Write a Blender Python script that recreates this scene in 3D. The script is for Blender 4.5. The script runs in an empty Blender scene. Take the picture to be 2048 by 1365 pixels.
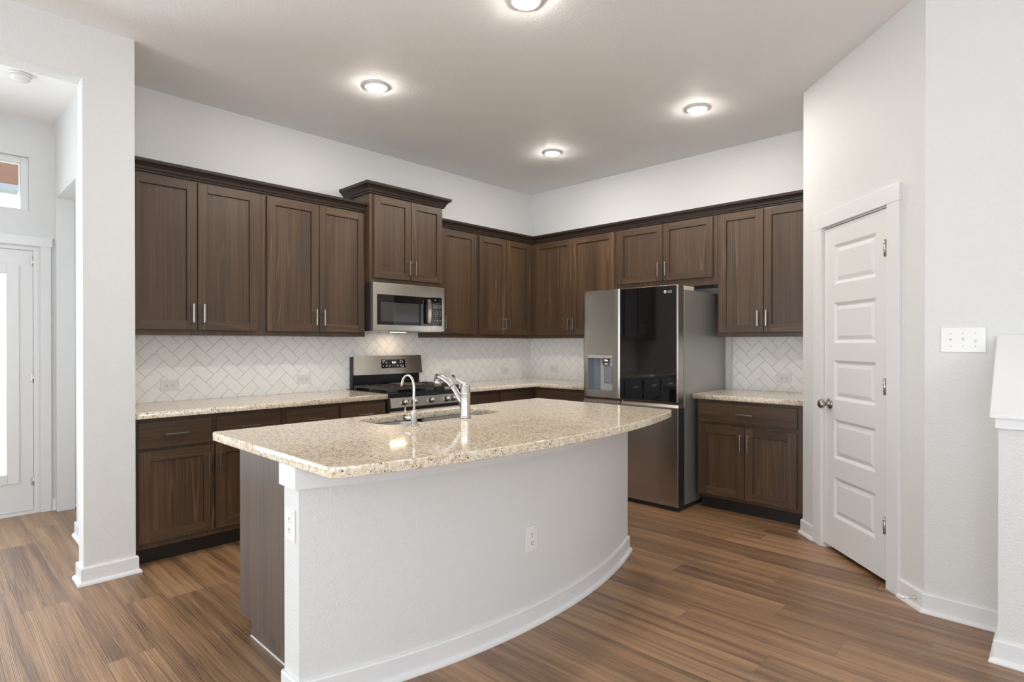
import bpy, bmesh, math, random
from mathutils import Vector, Matrix
R = math.radians
random.seed(7)
SC = bpy.context.scene
COL = SC.collection

# ------------------------------------------------------------------ camera
cd = bpy.data.cameras.new('camera'); cam = bpy.data.objects.new('camera', cd); COL.objects.link(cam)
cd.sensor_width = 36.0
cd.lens = 1143.33 / 2048 * 36.0
cd.shift_y = (691.9 - 682.5) / 2048
cd.clip_start = 0.05
cam.location = (4.4879, -4.9817, 1.3156)
cam.rotation_euler = (math.pi / 2 - 0.00391, 0, 0.76604)
SC.camera = cam

# ------------------------------------------------------------------ world, colour, light
SC.view_settings.view_transform = 'Standard'
SC.view_settings.look = 'None'
SC.view_settings.exposure = 0.05
SC.view_settings.gamma = 1.0
SC.view_settings.use_curve_mapping = False
SC.cycles.use_denoising = True
SC.cycles.sample_clamp_indirect = 6.0
SC.cycles.caustics_reflective = False
SC.cycles.caustics_refractive = False
SC.cycles.diffuse_bounces = 8
W = bpy.data.worlds.new('sky'); SC.world = W; W.use_nodes = True
bg = W.node_tree.nodes['Background']
bg.inputs[0].default_value = (0.86, 0.93, 1.0, 1); bg.inputs[1].default_value = 2.9

def area_light(name, loc, rot, sx, sy, power, color):
    l = bpy.data.lights.new(name, 'AREA'); l.shape = 'RECTANGLE'; l.size = sx; l.size_y = sy
    l.energy = power; l.color = color
    o = bpy.data.objects.new(name, l); COL.objects.link(o); o.location = loc; o.rotation_euler = rot
    return o
DAY = (0.85, 0.94, 1.0)
# added up-lights at the living room windows (behind the camera), then daylight from the glazed patio side of the dining area
# and the window above the stairs
for i in range(3):
    area_light('window_uplight', (1.9 + i * 2.35, -9.45, 0.75), (R(150), 0, 0), 1.7, 1.2, 68, DAY)  # added lights, tilted up to brighten the ceiling
area_light('hall_fill', (-0.68, -2.43, 1.5), (R(-90), 0, 0), 0.8, 1.5, 14, DAY)  # added fill to brighten the dark hall room, no known window there
def portal(name, loc, rot, sx, sy):
    o = area_light(name, loc, rot, sx, sy, 1.0, (1, 1, 1)); o.data.cycles.is_portal = True
for i in range(3): portal('window_portal', (1.9 + i * 2.35, -9.58, 1.235), (R(90), 0, 0), 1.7, 2.23)
portal('stair_window_portal', (8.99, -5.6, 1.6), (0, R(90), 0), 1.9, 2.6)
portal('patio_door_portal', (-1.33, -4.815, 1.08), (0, R(-90), 0), 1.54, 0.62)
portal('transom_portal', (-1.36, -4.82, 2.54), (0, R(-90), 0), 0.4, 0.86)
area_light('patio_daylight', (-1.20, -6.35, 1.35), (0, R(-90), 0), 2.2, 1.8, 84, DAY)
area_light('stair_daylight', (8.9, -5.6, 1.5), (0, R(140), 0), 1.9, 2.6, 115, DAY)

# ------------------------------------------------------------------ materials
def new_mat(name):
    m = bpy.data.materials.new(name); m.use_nodes = True
    nt = m.node_tree; b = nt.nodes['Principled BSDF']
    return m, nt, b, nt.nodes, nt.links
def plain(name, col, rough=0.5, metal=0.0, emit=None, estr=0, spec=None, coat=0):
    m, nt, b, N, L = new_mat(name)
    b.inputs['Base Color'].default_value = (*col, 1); b.inputs['Roughness'].default_value = rough
    b.inputs['Metallic'].default_value = metal
    if spec is not None: b.inputs['Specular IOR Level'].default_value = spec
    if coat: b.inputs['Coat Weight'].default_value = coat; b.inputs['Coat Roughness'].default_value = 0.05
    if emit: b.inputs['Emission Color'].default_value = (*emit, 1); b.inputs['Emission Strength'].default_value = estr
    return m
def node(N, t, **kw):
    n = N.new(t)
    for k, v in kw.items(): setattr(n, k, v)
    return n
def math_n(N, L, op, a, b=None, c=None):
    n = N.new('ShaderNodeMath'); n.operation = op
    for i, v in enumerate((a, b, c)):
        if v is None: continue
        if isinstance(v, (int, float)): n.inputs[i].default_value = v
        else: L.new(v, n.inputs[i])
    return n.outputs[0]
def ramp(N, L, fac, stops, interp='LINEAR'):
    r = N.new('ShaderNodeValToRGB'); r.color_ramp.interpolation = interp
    e = r.color_ramp.elements
    while len(e) < len(stops): e.new(0.5)
    for i, (p, c) in enumerate(stops): e[i].position = p; e[i].color = (*c, 1)
    L.new(fac, r.inputs[0]); return r.outputs[0]
def bump(N, L, b, h, strength, dist=0.001):
    n = N.new('ShaderNodeBump'); n.inputs['Strength'].default_value = strength; n.inputs['Distance'].default_value = dist
    L.new(h, n.inputs['Height']); L.new(n.outputs[0], b.inputs['Normal']); return n
def mixc(N, L, f, a, c, mode='MIX'):
    n = N.new('ShaderNodeMix'); n.data_type = 'RGBA'; n.blend_type = mode
    for s, v in ((0, f), (6, a), (7, c)):
        if isinstance(v, (int, float)): n.inputs[s].default_value = v
        elif isinstance(v, tuple): n.inputs[s].default_value = (*v, 1)
        else: L.new(v, n.inputs[s])
    return n.outputs[2]

def paint_mat(name, col, scale, strength, rough=0.55):
    m, nt, b, N, L = new_mat(name)
    b.inputs['Base Color'].default_value = (*col, 1); b.inputs['Roughness'].default_value = rough
    b.inputs['Specular IOR Level'].default_value = 0.3
    tc = node(N, 'ShaderNodeTexCoord'); n = node(N, 'ShaderNodeTexNoise')
    n.inputs['Scale'].default_value = scale; n.inputs['Detail'].default_value = 2.5; n.inputs['Roughness'].default_value = 0.5
    n.inputs['Distortion'].default_value = 0.6
    L.new(tc.outputs['Object'], n.inputs['Vector'])
    h = ramp(N, L, n.outputs['Fac'], [(0.38, (0, 0, 0)), (0.62, (1, 1, 1))])
    bump(N, L, b, h, strength, 0.004)
    return m
M = {}
M['wall'] = paint_mat('wall_paint', (0.69, 0.69, 0.684), 135, 0.26)
M['ceiling'] = paint_mat('ceiling_paint', (0.90, 0.90, 0.90), 95, 0.15, 0.7)
M['trim'] = plain('trim_paint', (0.74, 0.74, 0.745), 0.32)
M['door'] = plain('door_paint', (0.73, 0.725, 0.72), 0.35)
M['white_plastic'] = plain('white_plastic', (0.77, 0.765, 0.755), 0.22)
M['slot'] = plain('socket_slot', (0.03, 0.03, 0.03), 0.5)
M['black'] = plain('black_enamel', (0.012, 0.012, 0.013), 0.18)
M['black_plastic'] = plain('black_plastic', (0.02, 0.02, 0.021), 0.4)
M['black_glass'] = plain('black_glass', (0.006, 0.006, 0.007), 0.03, spec=0.6)
M['cast_iron'] = plain('cast_iron', (0.036, 0.030, 0.027), 0.42)
M['chrome'] = plain('polished_metal', (0.70, 0.69, 0.67), 0.14, 1.0)
M['nickel'] = plain('satin_nickel', (0.60, 0.58, 0.55), 0.24, 1.0)
M['knob_metal'] = plain('antique_nickel', (0.36, 0.33, 0.29), 0.25, 1.0)
M['white_print'] = plain('white_print', (0.6, 0.6, 0.6), 0.5, emit=(1, 1, 1), estr=0.0)
M['digits'] = plain('lit_digits', (0.9, 0.95, 1.0), 0.5, emit=(0.9, 0.97, 1), estr=1.3)
M['grey_print'] = plain('grey_print', (0.12, 0.12, 0.12), 0.5)
M['window_tint'] = plain('oven_window', (0.05, 0.047, 0.043), 0.06, spec=0.6)
M['lens'] = plain('lamp_lens', (0.9, 0.9, 0.88), 0.5, emit=(1.0, 0.935, 0.85), estr=440)
M['blind'] = plain('blind_slat', (0.78, 0.79, 0.80), 0.5)
M['beam'] = plain('porch_beam_wood', (0.22, 0.12, 0.075), 0.7)
M['fascia'] = plain('porch_fascia', (0.30, 0.34, 0.37), 0.6)
M['lawn'] = plain('lawn', (0.62, 0.58, 0.47), 0.9)
M['patio'] = plain('concrete', (0.75, 0.73, 0.70), 0.8)
M['rubber'] = plain('rubber', (0.75, 0.74, 0.70), 0.6)
M['disp_grey'] = plain('dispenser_grey', (0.50, 0.51, 0.51), 0.35, 0.4)
M['disp_dark'] = plain('dispenser_shadow_grey', (0.30, 0.33, 0.36), 0.35, 0.5)

def steel(name, col, rough, axis):
    m, nt, b, N, L = new_mat(name)
    b.inputs['Metallic'].default_value = 1.0; b.inputs['Base Color'].default_value = (*col, 1)
    tc = node(N, 'ShaderNodeTexCoord'); mp = node(N, 'ShaderNodeMapping')
    sc = [900, 900, 900]; sc['xyz'.index(axis)] = 6
    mp.inputs['Scale'].default_value = sc
    n = node(N, 'ShaderNodeTexNoise'); n.inputs['Scale'].default_value = 1; n.inputs['Detail'].default_value = 2
    L.new(tc.outputs['Object'], mp.inputs[0]); L.new(mp.outputs[0], n.inputs['Vector'])
    r = math_n(N, L, 'MULTIPLY_ADD', n.outputs['Fac'], 0.03, rough - 0.015)
    L.new(r, b.inputs['Roughness'])
    return m
M['steel'] = steel('brushed_steel', (0.66, 0.62, 0.56), 0.24, 'x')
M['steel_sink'] = steel('sink_steel', (0.40, 0.39, 0.38), 0.34, 'y')
M['fridge_steel'] = plain('dark_satin_steel', (0.46, 0.43, 0.395), 0.27, 1.0)
M['fridge_side'] = plain('grey_painted_steel', (0.40, 0.395, 0.38), 0.38, 0.65)

def wood(name, horiz, dark=1.0):
    m, nt, b, N, L = new_mat(name)
    tc = node(N, 'ShaderNodeTexCoord'); oi = node(N, 'ShaderNodeObjectInfo')
    src = tc.outputs['Object']
    if horiz:
        sx = node(N, 'ShaderNodeSeparateXYZ'); cx = node(N, 'ShaderNodeCombineXYZ'); L.new(src, sx.inputs[0])
        L.new(sx.outputs[2], cx.inputs[0]); L.new(sx.outputs[1], cx.inputs[1]); L.new(sx.outputs[0], cx.inputs[2]); src = cx.outputs[0]
    off = math_n(N, L, 'MULTIPLY', oi.outputs['Random'], 37.0)
    ad = node(N, 'ShaderNodeVectorMath', operation='ADD'); L.new(src, ad.inputs[0]); L.new(off, ad.inputs[1])
    def nz(scale, detail=3, rough=0.55, dist=0.0):
        mp = node(N, 'ShaderNodeMapping'); mp.inputs['Scale'].default_value = scale; L.new(ad.outputs[0], mp.inputs[0])
        n = node(N, 'ShaderNodeTexNoise'); n.inputs['Scale'].default_value = 1; n.inputs['Detail'].default_value = detail
        n.inputs['Roughness'].default_value = rough; n.inputs['Distortion'].default_value = dist
        L.new(mp.outputs[0], n.inputs['Vector']); return n.outputs['Fac']
    broad = nz((9, 9, 0.35), 2)                       # staves
    cath = nz((6.5, 6.5, 0.27), 1.5, 0.45, 0.1)      # contour field -> cathedral figure
    fine = nz((190, 190, 2.0), 2)                     # pores
    med = nz((60, 60, 0.8), 2)
    ph = math_n(N, L, 'MULTIPLY', cath, 120.0)
    s = math_n(N, L, 'SINE', ph)
    line = math_n(N, L, 'POWER', math_n(N, L, 'MULTIPLY_ADD', s, 0.5, 0.5), 16.0)
    gate = ramp(N, L, nz((3.0, 3.0, 0.5), 1), [(0.46, (0, 0, 0)), (0.62, (1, 1, 1))])
    line = math_n(N, L, 'MULTIPLY', line, gate)
    v = math_n(N, L, 'MULTIPLY_ADD', math_n(N, L, 'SUBTRACT', broad, 0.5), 0.75, 0.48)
    v = math_n(N, L, 'MULTIPLY_ADD', math_n(N, L, 'SUBTRACT', med, 0.5), 0.45, v)
    v = math_n(N, L, 'MULTIPLY_ADD', math_n(N, L, 'SUBTRACT', fine, 0.5), 0.75, v)
    k = dark
    c = ramp(N, L, v, [(0.10, (0.030 * k, 0.0175 * k, 0.0105 * k)), (0.50, (0.068 * k, 0.0395 * k, 0.0215 * k)), (0.95, (0.120 * k, 0.071 * k, 0.037 * k))])
    c = mixc(N, L, math_n(N, L, 'MULTIPLY', line, 0.42), c, (0.21 * k, 0.125 * k, 0.068 * k))
    L.new(c, b.inputs['Base Color'])
    b.inputs['Roughness'].default_value = 0.36; b.inputs['Specular IOR Level'].default_value = 0.5
    bump(N, L, b, fine, 0.12, 0.0008)
    return m
M['wood_v'] = wood('stained_wood_upright', False)
M['wood_h'] = wood('stained_wood_level', True)
M['wood_dark'] = plain('dark_stain', (0.026, 0.017, 0.012), 0.4)
M['toe'] = plain('toe_kick_black', (0.018, 0.015, 0.013), 0.35)
WOOD = [M['wood_v'], M['wood_h']]

def granite():
    m, nt, b, N, L = new_mat('speckled_granite')
    tc = node(N, 'ShaderNodeTexCoord'); co = tc.outputs['Object']
    def nz(scale, detail, rough=0.6, off=0.0, dist=0.0):
        mp = node(N, 'ShaderNodeMapping'); mp.inputs['Location'].default_value = (off, off * 1.7, off * .6); L.new(co, mp.inputs[0])
        n = node(N, 'ShaderNodeTexNoise'); n.inputs['Scale'].default_value = scale; n.inputs['Detail'].default_value = detail
        n.inputs['Roughness'].default_value = rough; n.inputs['Distortion'].default_value = dist
        L.new(mp.outputs[0], n.inputs['Vector']); return n.outputs['Fac']
    base = ramp(N, L, nz(58, 5, 0.7), [(0.28, (0.43, 0.31, 0.19)), (0.42, (0.66, 0.53, 0.37)), (0.53, (0.79, 0.70, 0.56)), (0.70, (0.85, 0.82, 0.76))])
    grey = ramp(N, L, nz(110, 3, 0.6, 3.1), [(0.60, (0, 0, 0)), (0.68, (1, 1, 1))])
    c = mixc(N, L, math_n(N, L, 'MULTIPLY', grey, 0.55), base, (0.34, 0.31, 0.28))
    clus = ramp(N, L, nz(16, 2, 0.5, 9.3), [(0.42, (0.25, .25, .25)), (0.62, (1, 1, 1))])
    fl = ramp(N, L, nz(215, 2, 0.5, 5.7, 0.4), [(0.59, (0, 0, 0)), (0.64, (1, 1, 1))])
    c = mixc(N, L, math_n(N, L, 'MULTIPLY', fl, clus), c, (0.055, 0.036, 0.030))
    bl = ramp(N, L, nz(95, 2, 0.5, 7.9, 0.5), [(0.645, (0, 0, 0)), (0.675, (1, 1, 1))])
    c = mixc(N, L, math_n(N, L, 'MULTIPLY', bl, 0.92), c, (0.05, 0.028, 0.026))
    L.new(c, b.inputs['Base Color'])
    b.inputs['Roughness'].default_value = 0.07; b.inputs['Specular IOR Level'].default_value = 0.5
    return m
M['granite'] = granite()

def plank_floor():
    m, nt, b, N, L = new_mat('vinyl_plank_floor')
    tc = node(N, 'ShaderNodeTexCoord'); sp = node(N, 'ShaderNodeSeparateXYZ'); L.new(tc.outputs['Object'], sp.inputs[0])
    X, Y = sp.outputs[0], sp.outputs[1]
    PW, PL = 0.178, 1.22
    yr = math_n(N, L, 'DIVIDE', Y, PW); row = math_n(N, L, 'FLOOR', yr); fy = math_n(N, L, 'FRACT', yr)
    wn = node(N, 'ShaderNodeTexWhiteNoise'); wn.noise_dimensions = '1D'; L.new(row, wn.inputs['W'])
    xr = math_n(N, L, 'ADD', math_n(N, L, 'DIVIDE', X, PL), wn.outputs['Value'])
    colm = math_n(N, L, 'FLOOR', xr); fx = math_n(N, L, 'FRACT', xr)
    cv = node(N, 'ShaderNodeCombineXYZ'); L.new(row, cv.inputs[0]); L.new(colm, cv.inputs[1])
    w2 = node(N, 'ShaderNodeTexWhiteNoise'); w2.noise_dimensions = '2D'; L.new(cv.outputs[0], w2.inputs['Vector'])
    rnd = w2.outputs['Value']
    cc = node(N, 'ShaderNodeCombineXYZ'); L.new(X, cc.inputs[0]); L.new(Y, cc.inputs[1]); L.new(math_n(N, L, 'MULTIPLY', rnd, 40.0), cc.inputs[2])
    def nz(scale, detail=3, rough=0.6, dist=0.0):
        mp = node(N, 'ShaderNodeMapping'); mp.inputs['Scale'].default_value = scale; L.new(cc.outputs[0], mp.inputs[0])
        n = node(N, 'ShaderNodeTexNoise'); n.inputs['Scale'].default_value = 1; n.inputs['Detail'].default_value = detail
        n.inputs['Roughness'].default_value = rough; n.inputs['Distortion'].default_value = dist
        L.new(mp.outputs[0], n.inputs['Vector']); return n.outputs['Fac']
    band = nz((0.55, 20, 1), 4, 0.62, 0.35)
    fine = nz((3.2, 230, 1), 3, 0.65)
    cath = nz((0.42, 15, 1), 2, 0.5, 0.1)
    ln = math_n(N, L, 'POWER', math_n(N, L, 'MULTIPLY_ADD', math_n(N, L, 'SINE', math_n(N, L, 'MULTIPLY', cath, 85.0)), 0.5, 0.5), 3.0)
    v = math_n(N, L, 'MULTIPLY_ADD', math_n(N, L, 'SUBTRACT', band, 0.5), 1.4, 0.50)
    v = math_n(N, L, 'MULTIPLY_ADD', math_n(N, L, 'SUBTRACT', rnd, 0.5), 0.30, v)
    v = math_n(N, L, 'MULTIPLY_ADD', math_n(N, L, 'SUBTRACT', fine, 0.5), 0.8, v)
    v = math_n(N, L, 'MULTIPLY_ADD', ln, -0.07, v)
    c = ramp(N, L, v, [(0.0, (0.076, 0.040, 0.021)), (0.33, (0.175, 0.092, 0.044)), (0.6, (0.315, 0.176, 0.086)), (1.0, (0.46, 0.285, 0.152))])
    ex = math_n(N, L, 'LESS_THAN', math_n(N, L, 'MINIMUM', fx, math_n(N, L, 'SUBTRACT', 1.0, fx)), 0.0013)
    ey = math_n(N, L, 'LESS_THAN', math_n(N, L, 'MINIMUM', fy, math_n(N, L, 'SUBTRACT', 1.0, fy)), 0.008)
    edge = math_n(N, L, 'MAXIMUM', ex, ey)
    c = mixc(N, L, math_n(N, L, 'MULTIPLY', edge, 0.45), c, (0.035, 0.022, 0.015))
    L.new(c, b.inputs['Base Color'])
    b.inputs['Roughness'].default_value = 0.46; b.inputs['Specular IOR Level'].default_value = 0.5
    b.inputs['Coat Weight'].default_value = 0.55; b.inputs['Coat Roughness'].default_value = 0.38; b.inputs['Coat IOR'].default_value = 1.55
    h = math_n(N, L, 'MULTIPLY_ADD', ln, -0.35, math_n(N, L, 'MULTIPLY', fine, 1.1))
    h = math_n(N, L, 'MULTIPLY_ADD', edge, -1.0, h)
    bn = bump(N, L, b, h, 0.75, 0.0016); L.new(bn.outputs[0], b.inputs['Coat Normal'])
    return m
M['floor'] = plank_floor()

def tile_mat():
    m, nt, b, N, L = new_mat('glazed_white_tile')
    b.inputs['Base Color'].default_value = (0.90, 0.895, 0.885, 1); b.inputs['Roughness'].default_value = 0.09
    tc = node(N, 'ShaderNodeTexCoord'); n = node(N, 'ShaderNodeTexNoise'); n.inputs['Scale'].default_value = 14; n.inputs['Detail'].default_value = 1
    L.new(tc.outputs['Object'], n.inputs['Vector']); bump(N, L, b, n.outputs['Fac'], 0.08, 0.004)
    return m
M['tile'] = tile_mat()
M['grout'] = plain('grey_grout', (0.54, 0.52, 0.50), 0.8)

def glass_mat():
    m, nt, b, N, L = new_mat('clear_glass')
    out = nt.nodes['Material Output']
    tr = node(N, 'ShaderNodeBsdfTransparent'); gl = node(N, 'ShaderNodeBsdfGlossy'); gl.inputs['Roughness'].default_value = 0.02
    fr = node(N, 'ShaderNodeFresnel'); fr.inputs['IOR'].default_value = 1.45; mx = node(N, 'ShaderNodeMixShader')
    L.new(fr.outputs[0], mx.inputs[0]); L.new(tr.outputs[0], mx.inputs[1]); L.new(gl.outputs[0], mx.inputs[2]); L.new(mx.outputs[0], out.inputs[0])
    return m
M['glass'] = glass_mat()

# ------------------------------------------------------------------ mesh helpers
def box(bm, x0, x1, y0, y1, z0, z1, mi=0, bev=0.0):
    vs = [bm.verts.new(p) for p in ((x0, y0, z0), (x1, y0, z0), (x1, y1, z0), (x0, y1, z0), (x0, y0, z1), (x1, y0, z1), (x1, y1, z1), (x0, y1, z1))]
    fs = []
    for q in ((3, 2, 1, 0), (4, 5, 6, 7), (0, 1, 5, 4), (1, 2, 6, 5), (2, 3, 7, 6), (3, 0, 4, 7)):
        f = bm.faces.new([vs[i] for i in q]); f.material_index = mi; fs.append(f)
    if bev > 0:
        es = list({e for f in fs for e in f.edges})
        r = bmesh.ops.bevel(bm, geom=es, offset=bev, segments=2, affect='EDGES', profile=0.6)
        for f in r['faces']: f.material_index = mi
def quad(bm, pts, mi=0):
    f = bm.faces.new([bm.verts.new(p) for p in pts]); f.material_index = mi; return f
def tube(bm, pts, rads, seg=16, caps=True, mi=0):
    pts = [Vector(p) for p in pts]
    if isinstance(rads, (int, float)): rads = [rads] * len(pts)
    rings = []; up = None
    for i, p in enumerate(pts):
        t = (pts[min(i + 1, len(pts) - 1)] - pts[max(i - 1, 0)]).normalized()
        if up is None:
            up = t.orthogonal().normalized()
        up = (up - t * up.dot(t)).normalized(); sd = t.cross(up)
        rings.append([bm.verts.new(p + (up * math.cos(a) + sd * math.sin(a)) * rads[i]) for a in [2 * math.pi * k / seg for k in range(seg)]])
    for a, c in zip(rings, rings[1:]):
        for k in range(seg):
            f = bm.faces.new((a[k], a[(k + 1) % seg], c[(k + 1) % seg], c[k])); f.smooth = True; f.material_index = mi
    if caps:
        f = bm.faces.new(rings[0][::-1]); f.material_index = mi
        f = bm.faces.new(rings[-1]); f.material_index = mi
def lathe(bm, prof, origin, axis='z', seg=28, mi=0, caps=True):
    """prof: (radius, height) list; axis z up, or -y (towards the viewer in wall frames)"""
    o = Vector(origin); rings = []
    for r, h in prof:
        ring = []
        for k in range(seg):
            a = 2 * math.pi * k / seg; c, s = r * math.cos(a), r * math.sin(a)
            ring.append(bm.verts.new(o + (Vector((c, s, h)) if axis == 'z' else Vector((c, -h, s)))))
        rings.append(ring)
    for a, c in zip(rings, rings[1:]):
        for k in range(seg):
            f = bm.faces.new((a[k], a[(k + 1) % seg], c[(k + 1) % seg], c[k])); f.smooth = True; f.material_index = mi
    if not caps: return
    if prof[0][0] > 1e-5: bm.faces.new(rings[0][::-1]).material_index = mi
    if prof[-1][0] > 1e-5: bm.faces.new(rings[-1]).material_index = mi
def sweep(bm, path, prof, side=1, mi=0, smooth=False):
    """profile (offset outward, z) mitred along a level path of (x, y); side=+1: outward is to the right of travel"""
    P = [Vector((p[0], p[1])) for p in path]; rings = []
    for i, p in enumerate(P):
        d0 = (p - P[i - 1]).normalized() if i > 0 else None
        d1 = (P[i + 1] - p).normalized() if i < len(P) - 1 else None
        if d0 is None: d0 = d1
        if d1 is None: d1 = d0
        n0 = Vector((d0.y, -d0.x)) * side; n1 = Vector((d1.y, -d1.x)) * side
        mvec = (n0 + n1) / (1 + n0.dot(n1))
        rings.append([bm.verts.new((p.x + mvec.x * o, p.y + mvec.y * o, z)) for o, z in prof])
    n = len(prof)
    for a, c in zip(rings, rings[1:]):
        for k in range(n):
            f = bm.faces.new((a[k], a[(k + 1) % n], c[(k + 1) % n], c[k])); f.material_index = mi; f.smooth = smooth
    bm.faces.new(rings[0]); bm.faces.new(rings[-1][::-1])
def prism(bm, pts, z0, z1, mi=0):
    a = [bm.verts.new((x, y, z0)) for x, y in pts]; c = [bm.verts.new((x, y, z1)) for x, y in pts]
    n = len(pts)
    for k in range(n):
        bm.faces.new((a[k], a[(k + 1) % n], c[(k + 1) % n], c[k])).material_index = mi
    bm.faces.new(a[::-1]); bm.faces.new(c)
def obj(name, bm, mats, parent=None, loc=None, rot=None):
    if loc is not None: bmesh.ops.translate(bm, verts=bm.verts, vec=-Vector(loc))
    bmesh.ops.recalc_face_normals(bm, faces=bm.faces)
    me = bpy.data.meshes.new(name); bm.to_mesh(me); bm.free()
    for m in (mats if isinstance(mats, (list, tuple)) else [mats]): me.materials.append(m)
    o = bpy.data.objects.new(name, me); COL.objects.link(o)
    if loc is not None: o.location = loc
    if rot is not None: o.rotation_euler = rot
    if parent is not None: o.parent = parent
    return o
def NB(): return bmesh.new()
def smooth_by_angle(o, deg=30):
    o.data.polygons.foreach_set('use_smooth', [True] * len(o.data.polygons)); o.data.set_sharp_from_angle(angle=R(deg))
def tag(o, label, cat, group=None):
    o['label'] = label; o['category'] = cat
    if group: o['group'] = group
    return o
def thing(name, label, cat, loc=(0, 0, 0), rz=0.0, group=None):
    o = bpy.data.objects.new(name, None); COL.objects.link(o); o.empty_display_size = 0.1
    o.location = loc; o.rotation_euler = (0, 0, rz); return tag(o, label, cat, group)
def struct(o): o['kind'] = 'structure'; return o
def text_mesh(bm, s, size, origin, xdir=(1, 0, 0), zdir=(0, 0, 1), depth=0.0004, align='CENTER', mi=0):
    c = bpy.data.curves.new('lettering', 'FONT'); c.body = s; c.size = size; c.extrude = depth; c.align_x = align; c.align_y = 'CENTER'
    c.resolution_u = 3
    t = bpy.data.objects.new('lettering', c); COL.objects.link(t)
    dg = bpy.context.evaluated_depsgraph_get(); me = bpy.data.meshes.new_from_object(t.evaluated_get(dg))
    xd, zd, o = Vector(xdir), Vector(zdir), Vector(origin); nd = xd.cross(zd)
    vs = [bm.verts.new(o + xd * v.co.x + zd * v.co.y + nd * v.co.z) for v in me.vertices]
    for p in me.polygons:
        try: bm.faces.new([vs[i] for i in p.vertices]).material_index = mi
        except ValueError: pass
    bpy.data.objects.remove(t); bpy.data.curves.remove(c); bpy.data.meshes.remove(me)
def wall_boxes(bm, axis, u0, u1, t0, t1, z0, z1, holes=()):
    """wall slab along x ('x') or y ('y'), thickness range t0..t1, rectangular holes (ua, ub, za, zb)"""
    us = sorted({u0, u1, *[h[0] for h in holes], *[h[1] for h in holes]})
    for a, c in zip(us, us[1:]):
        mid = (a + c) / 2; zs = [z0]
        for h in sorted([h for h in holes if h[0] < mid < h[1]], key=lambda h: h[2]): zs += [h[2], h[3]]
        zs.append(z1)
        for k in range(0, len(zs), 2):
            if zs[k + 1] - zs[k] > 1e-4:
                if axis == 'x': box(bm, a, c, t0, t1, zs[k], zs[k + 1])
                else: box(bm, t0, t1, a, c, zs[k], zs[k + 1])

CH = 3.05
# ------------------------------------------------------------------ the room
b = NB(); box(b, -1.37, 9.1, -9.6, 0.12, -0.06, 0.0); struct(obj('floor', b, M['floor']))
b = NB(); box(b, -1.37, 9.1, -9.6, 0.12, CH, CH + 0.08); struct(obj('ceiling', b, M['ceiling']))
b = NB(); wall_boxes(b, 'x', -0.12, 9.12, 0.0, 0.12, 0, CH); struct(obj('wall_back', b, M['wall']))
b = NB(); wall_boxes(b, 'y', -4.117, 0.0, -0.12, 0.0, 0, CH); struct(obj('wall_left', b, M['wall']))
b = NB(); wall_boxes(b, 'x', -1.25, 0.53, -4.23, -4.117, 0, CH, [(-1.17, -0.38, 0, 2.45)]); struct(obj('wall_passage', b, M['wall']))
b = NB(); wall_boxes(b, 'y', -9.6, -4.117, 0.53, 0.657, 0, CH, [(-7.3, -4.36, 0, 2.76)]); struct(obj('wall_front', b, M['wall']))
DOORH = (-5.295, -4.33, 0.0, 2.06); WINH = (-5.26, -4.385, 2.335, 2.75)
b = NB(); wall_boxes(b, 'y', -9.6, -2.3, -1.37, -1.25, 0, CH, [(-5.295, -4.33, 0.0, 2.06), (-5.26, -4.385, 2.335, 2.75), (-7.3, -5.5, 0.25, 2.45)])
struct(obj('wall_outer', b, M['wall']))
b = NB(); wall_boxes(b, 'x', -1.25, -0.12, -2.42, -2.3, 0, CH, [(-1.08, -0.28, 0.75, 2.25)]); struct(obj('wall_hall', b, M['wall']))  # window hole made up to go with the added hall fill light
b = NB(); wall_boxes(b, 'y', -0.728, 0.0, 3.195, 3.30, 0, CH); struct(obj('wall_pantry_return', b, M['wall']))
b = NB(); wall_boxes(b, 'x', 4.004, 9.1, -1.563, -1.44, 0, CH); struct(obj('wall_right', b, M['wall']))
b = NB(); wall_boxes(b, 'y', -9.6, 0.0, 9.0, 9.12, 0, CH, [(-6.9, -4.3, 0.65, 2.55)]); struct(obj('wall_stair', b, M['wall']))
b = NB(); wall_boxes(b, 'x', -1.37, 9.12, -9.72, -9.6, 0, CH, [(1.05 + i * 2.35, 2.75 + i * 2.35, 0.12, 2.35) for i in range(3)]); struct(obj('wall_living', b, M['wall']))

# pantry wall (diagonal): local x along the wall, -y towards the room
PQ = (3.195, -0.728, 0.0); PR = R(-45.906); PLEN = 1.1626
def pobj(name, b, mats, parent=None):
    return obj(name, b, mats, parent) if parent is not None else obj_at(name, b, mats, PQ, PR)
def obj_at(name, b, mats, loc, rz):
    o = obj(name, b, mats); o.location = loc; o.rotation_euler = (0, 0, rz); return o
b = NB(); wall_boxes(b, 'x', 0.0, PLEN, 0.0, 0.115, 0, CH, [(0.262, 0.898, 0, 2.062)]); struct(obj_at('wall_pantry', b, M['wall'], PQ, PR))

# door casing of the pantry
b = NB()
box(b, 0.165, 0.258, -0.018, 0.0, 0.0, 2.060, bev=0.002); box(b, 0.902, 0.998, -0.018, 0.0, 0.0, 2.060, bev=0.002)
box(b, 0.160, 1.003, -0.020, 0.0, 2.060, 2.152, bev=0.002)
box(b, 0.2585, 0.2665, -0.001, 0.115, 0.0, 2.058); box(b, 0.8945, 0.9015, -0.001, 0.115, 0.0, 2.058); box(b, 0.2665, 0.8945, -0.001, 0.115, 2.052, 2.0595)
struct(obj_at('trim_1', b, M['trim'], PQ, PR))

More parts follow.
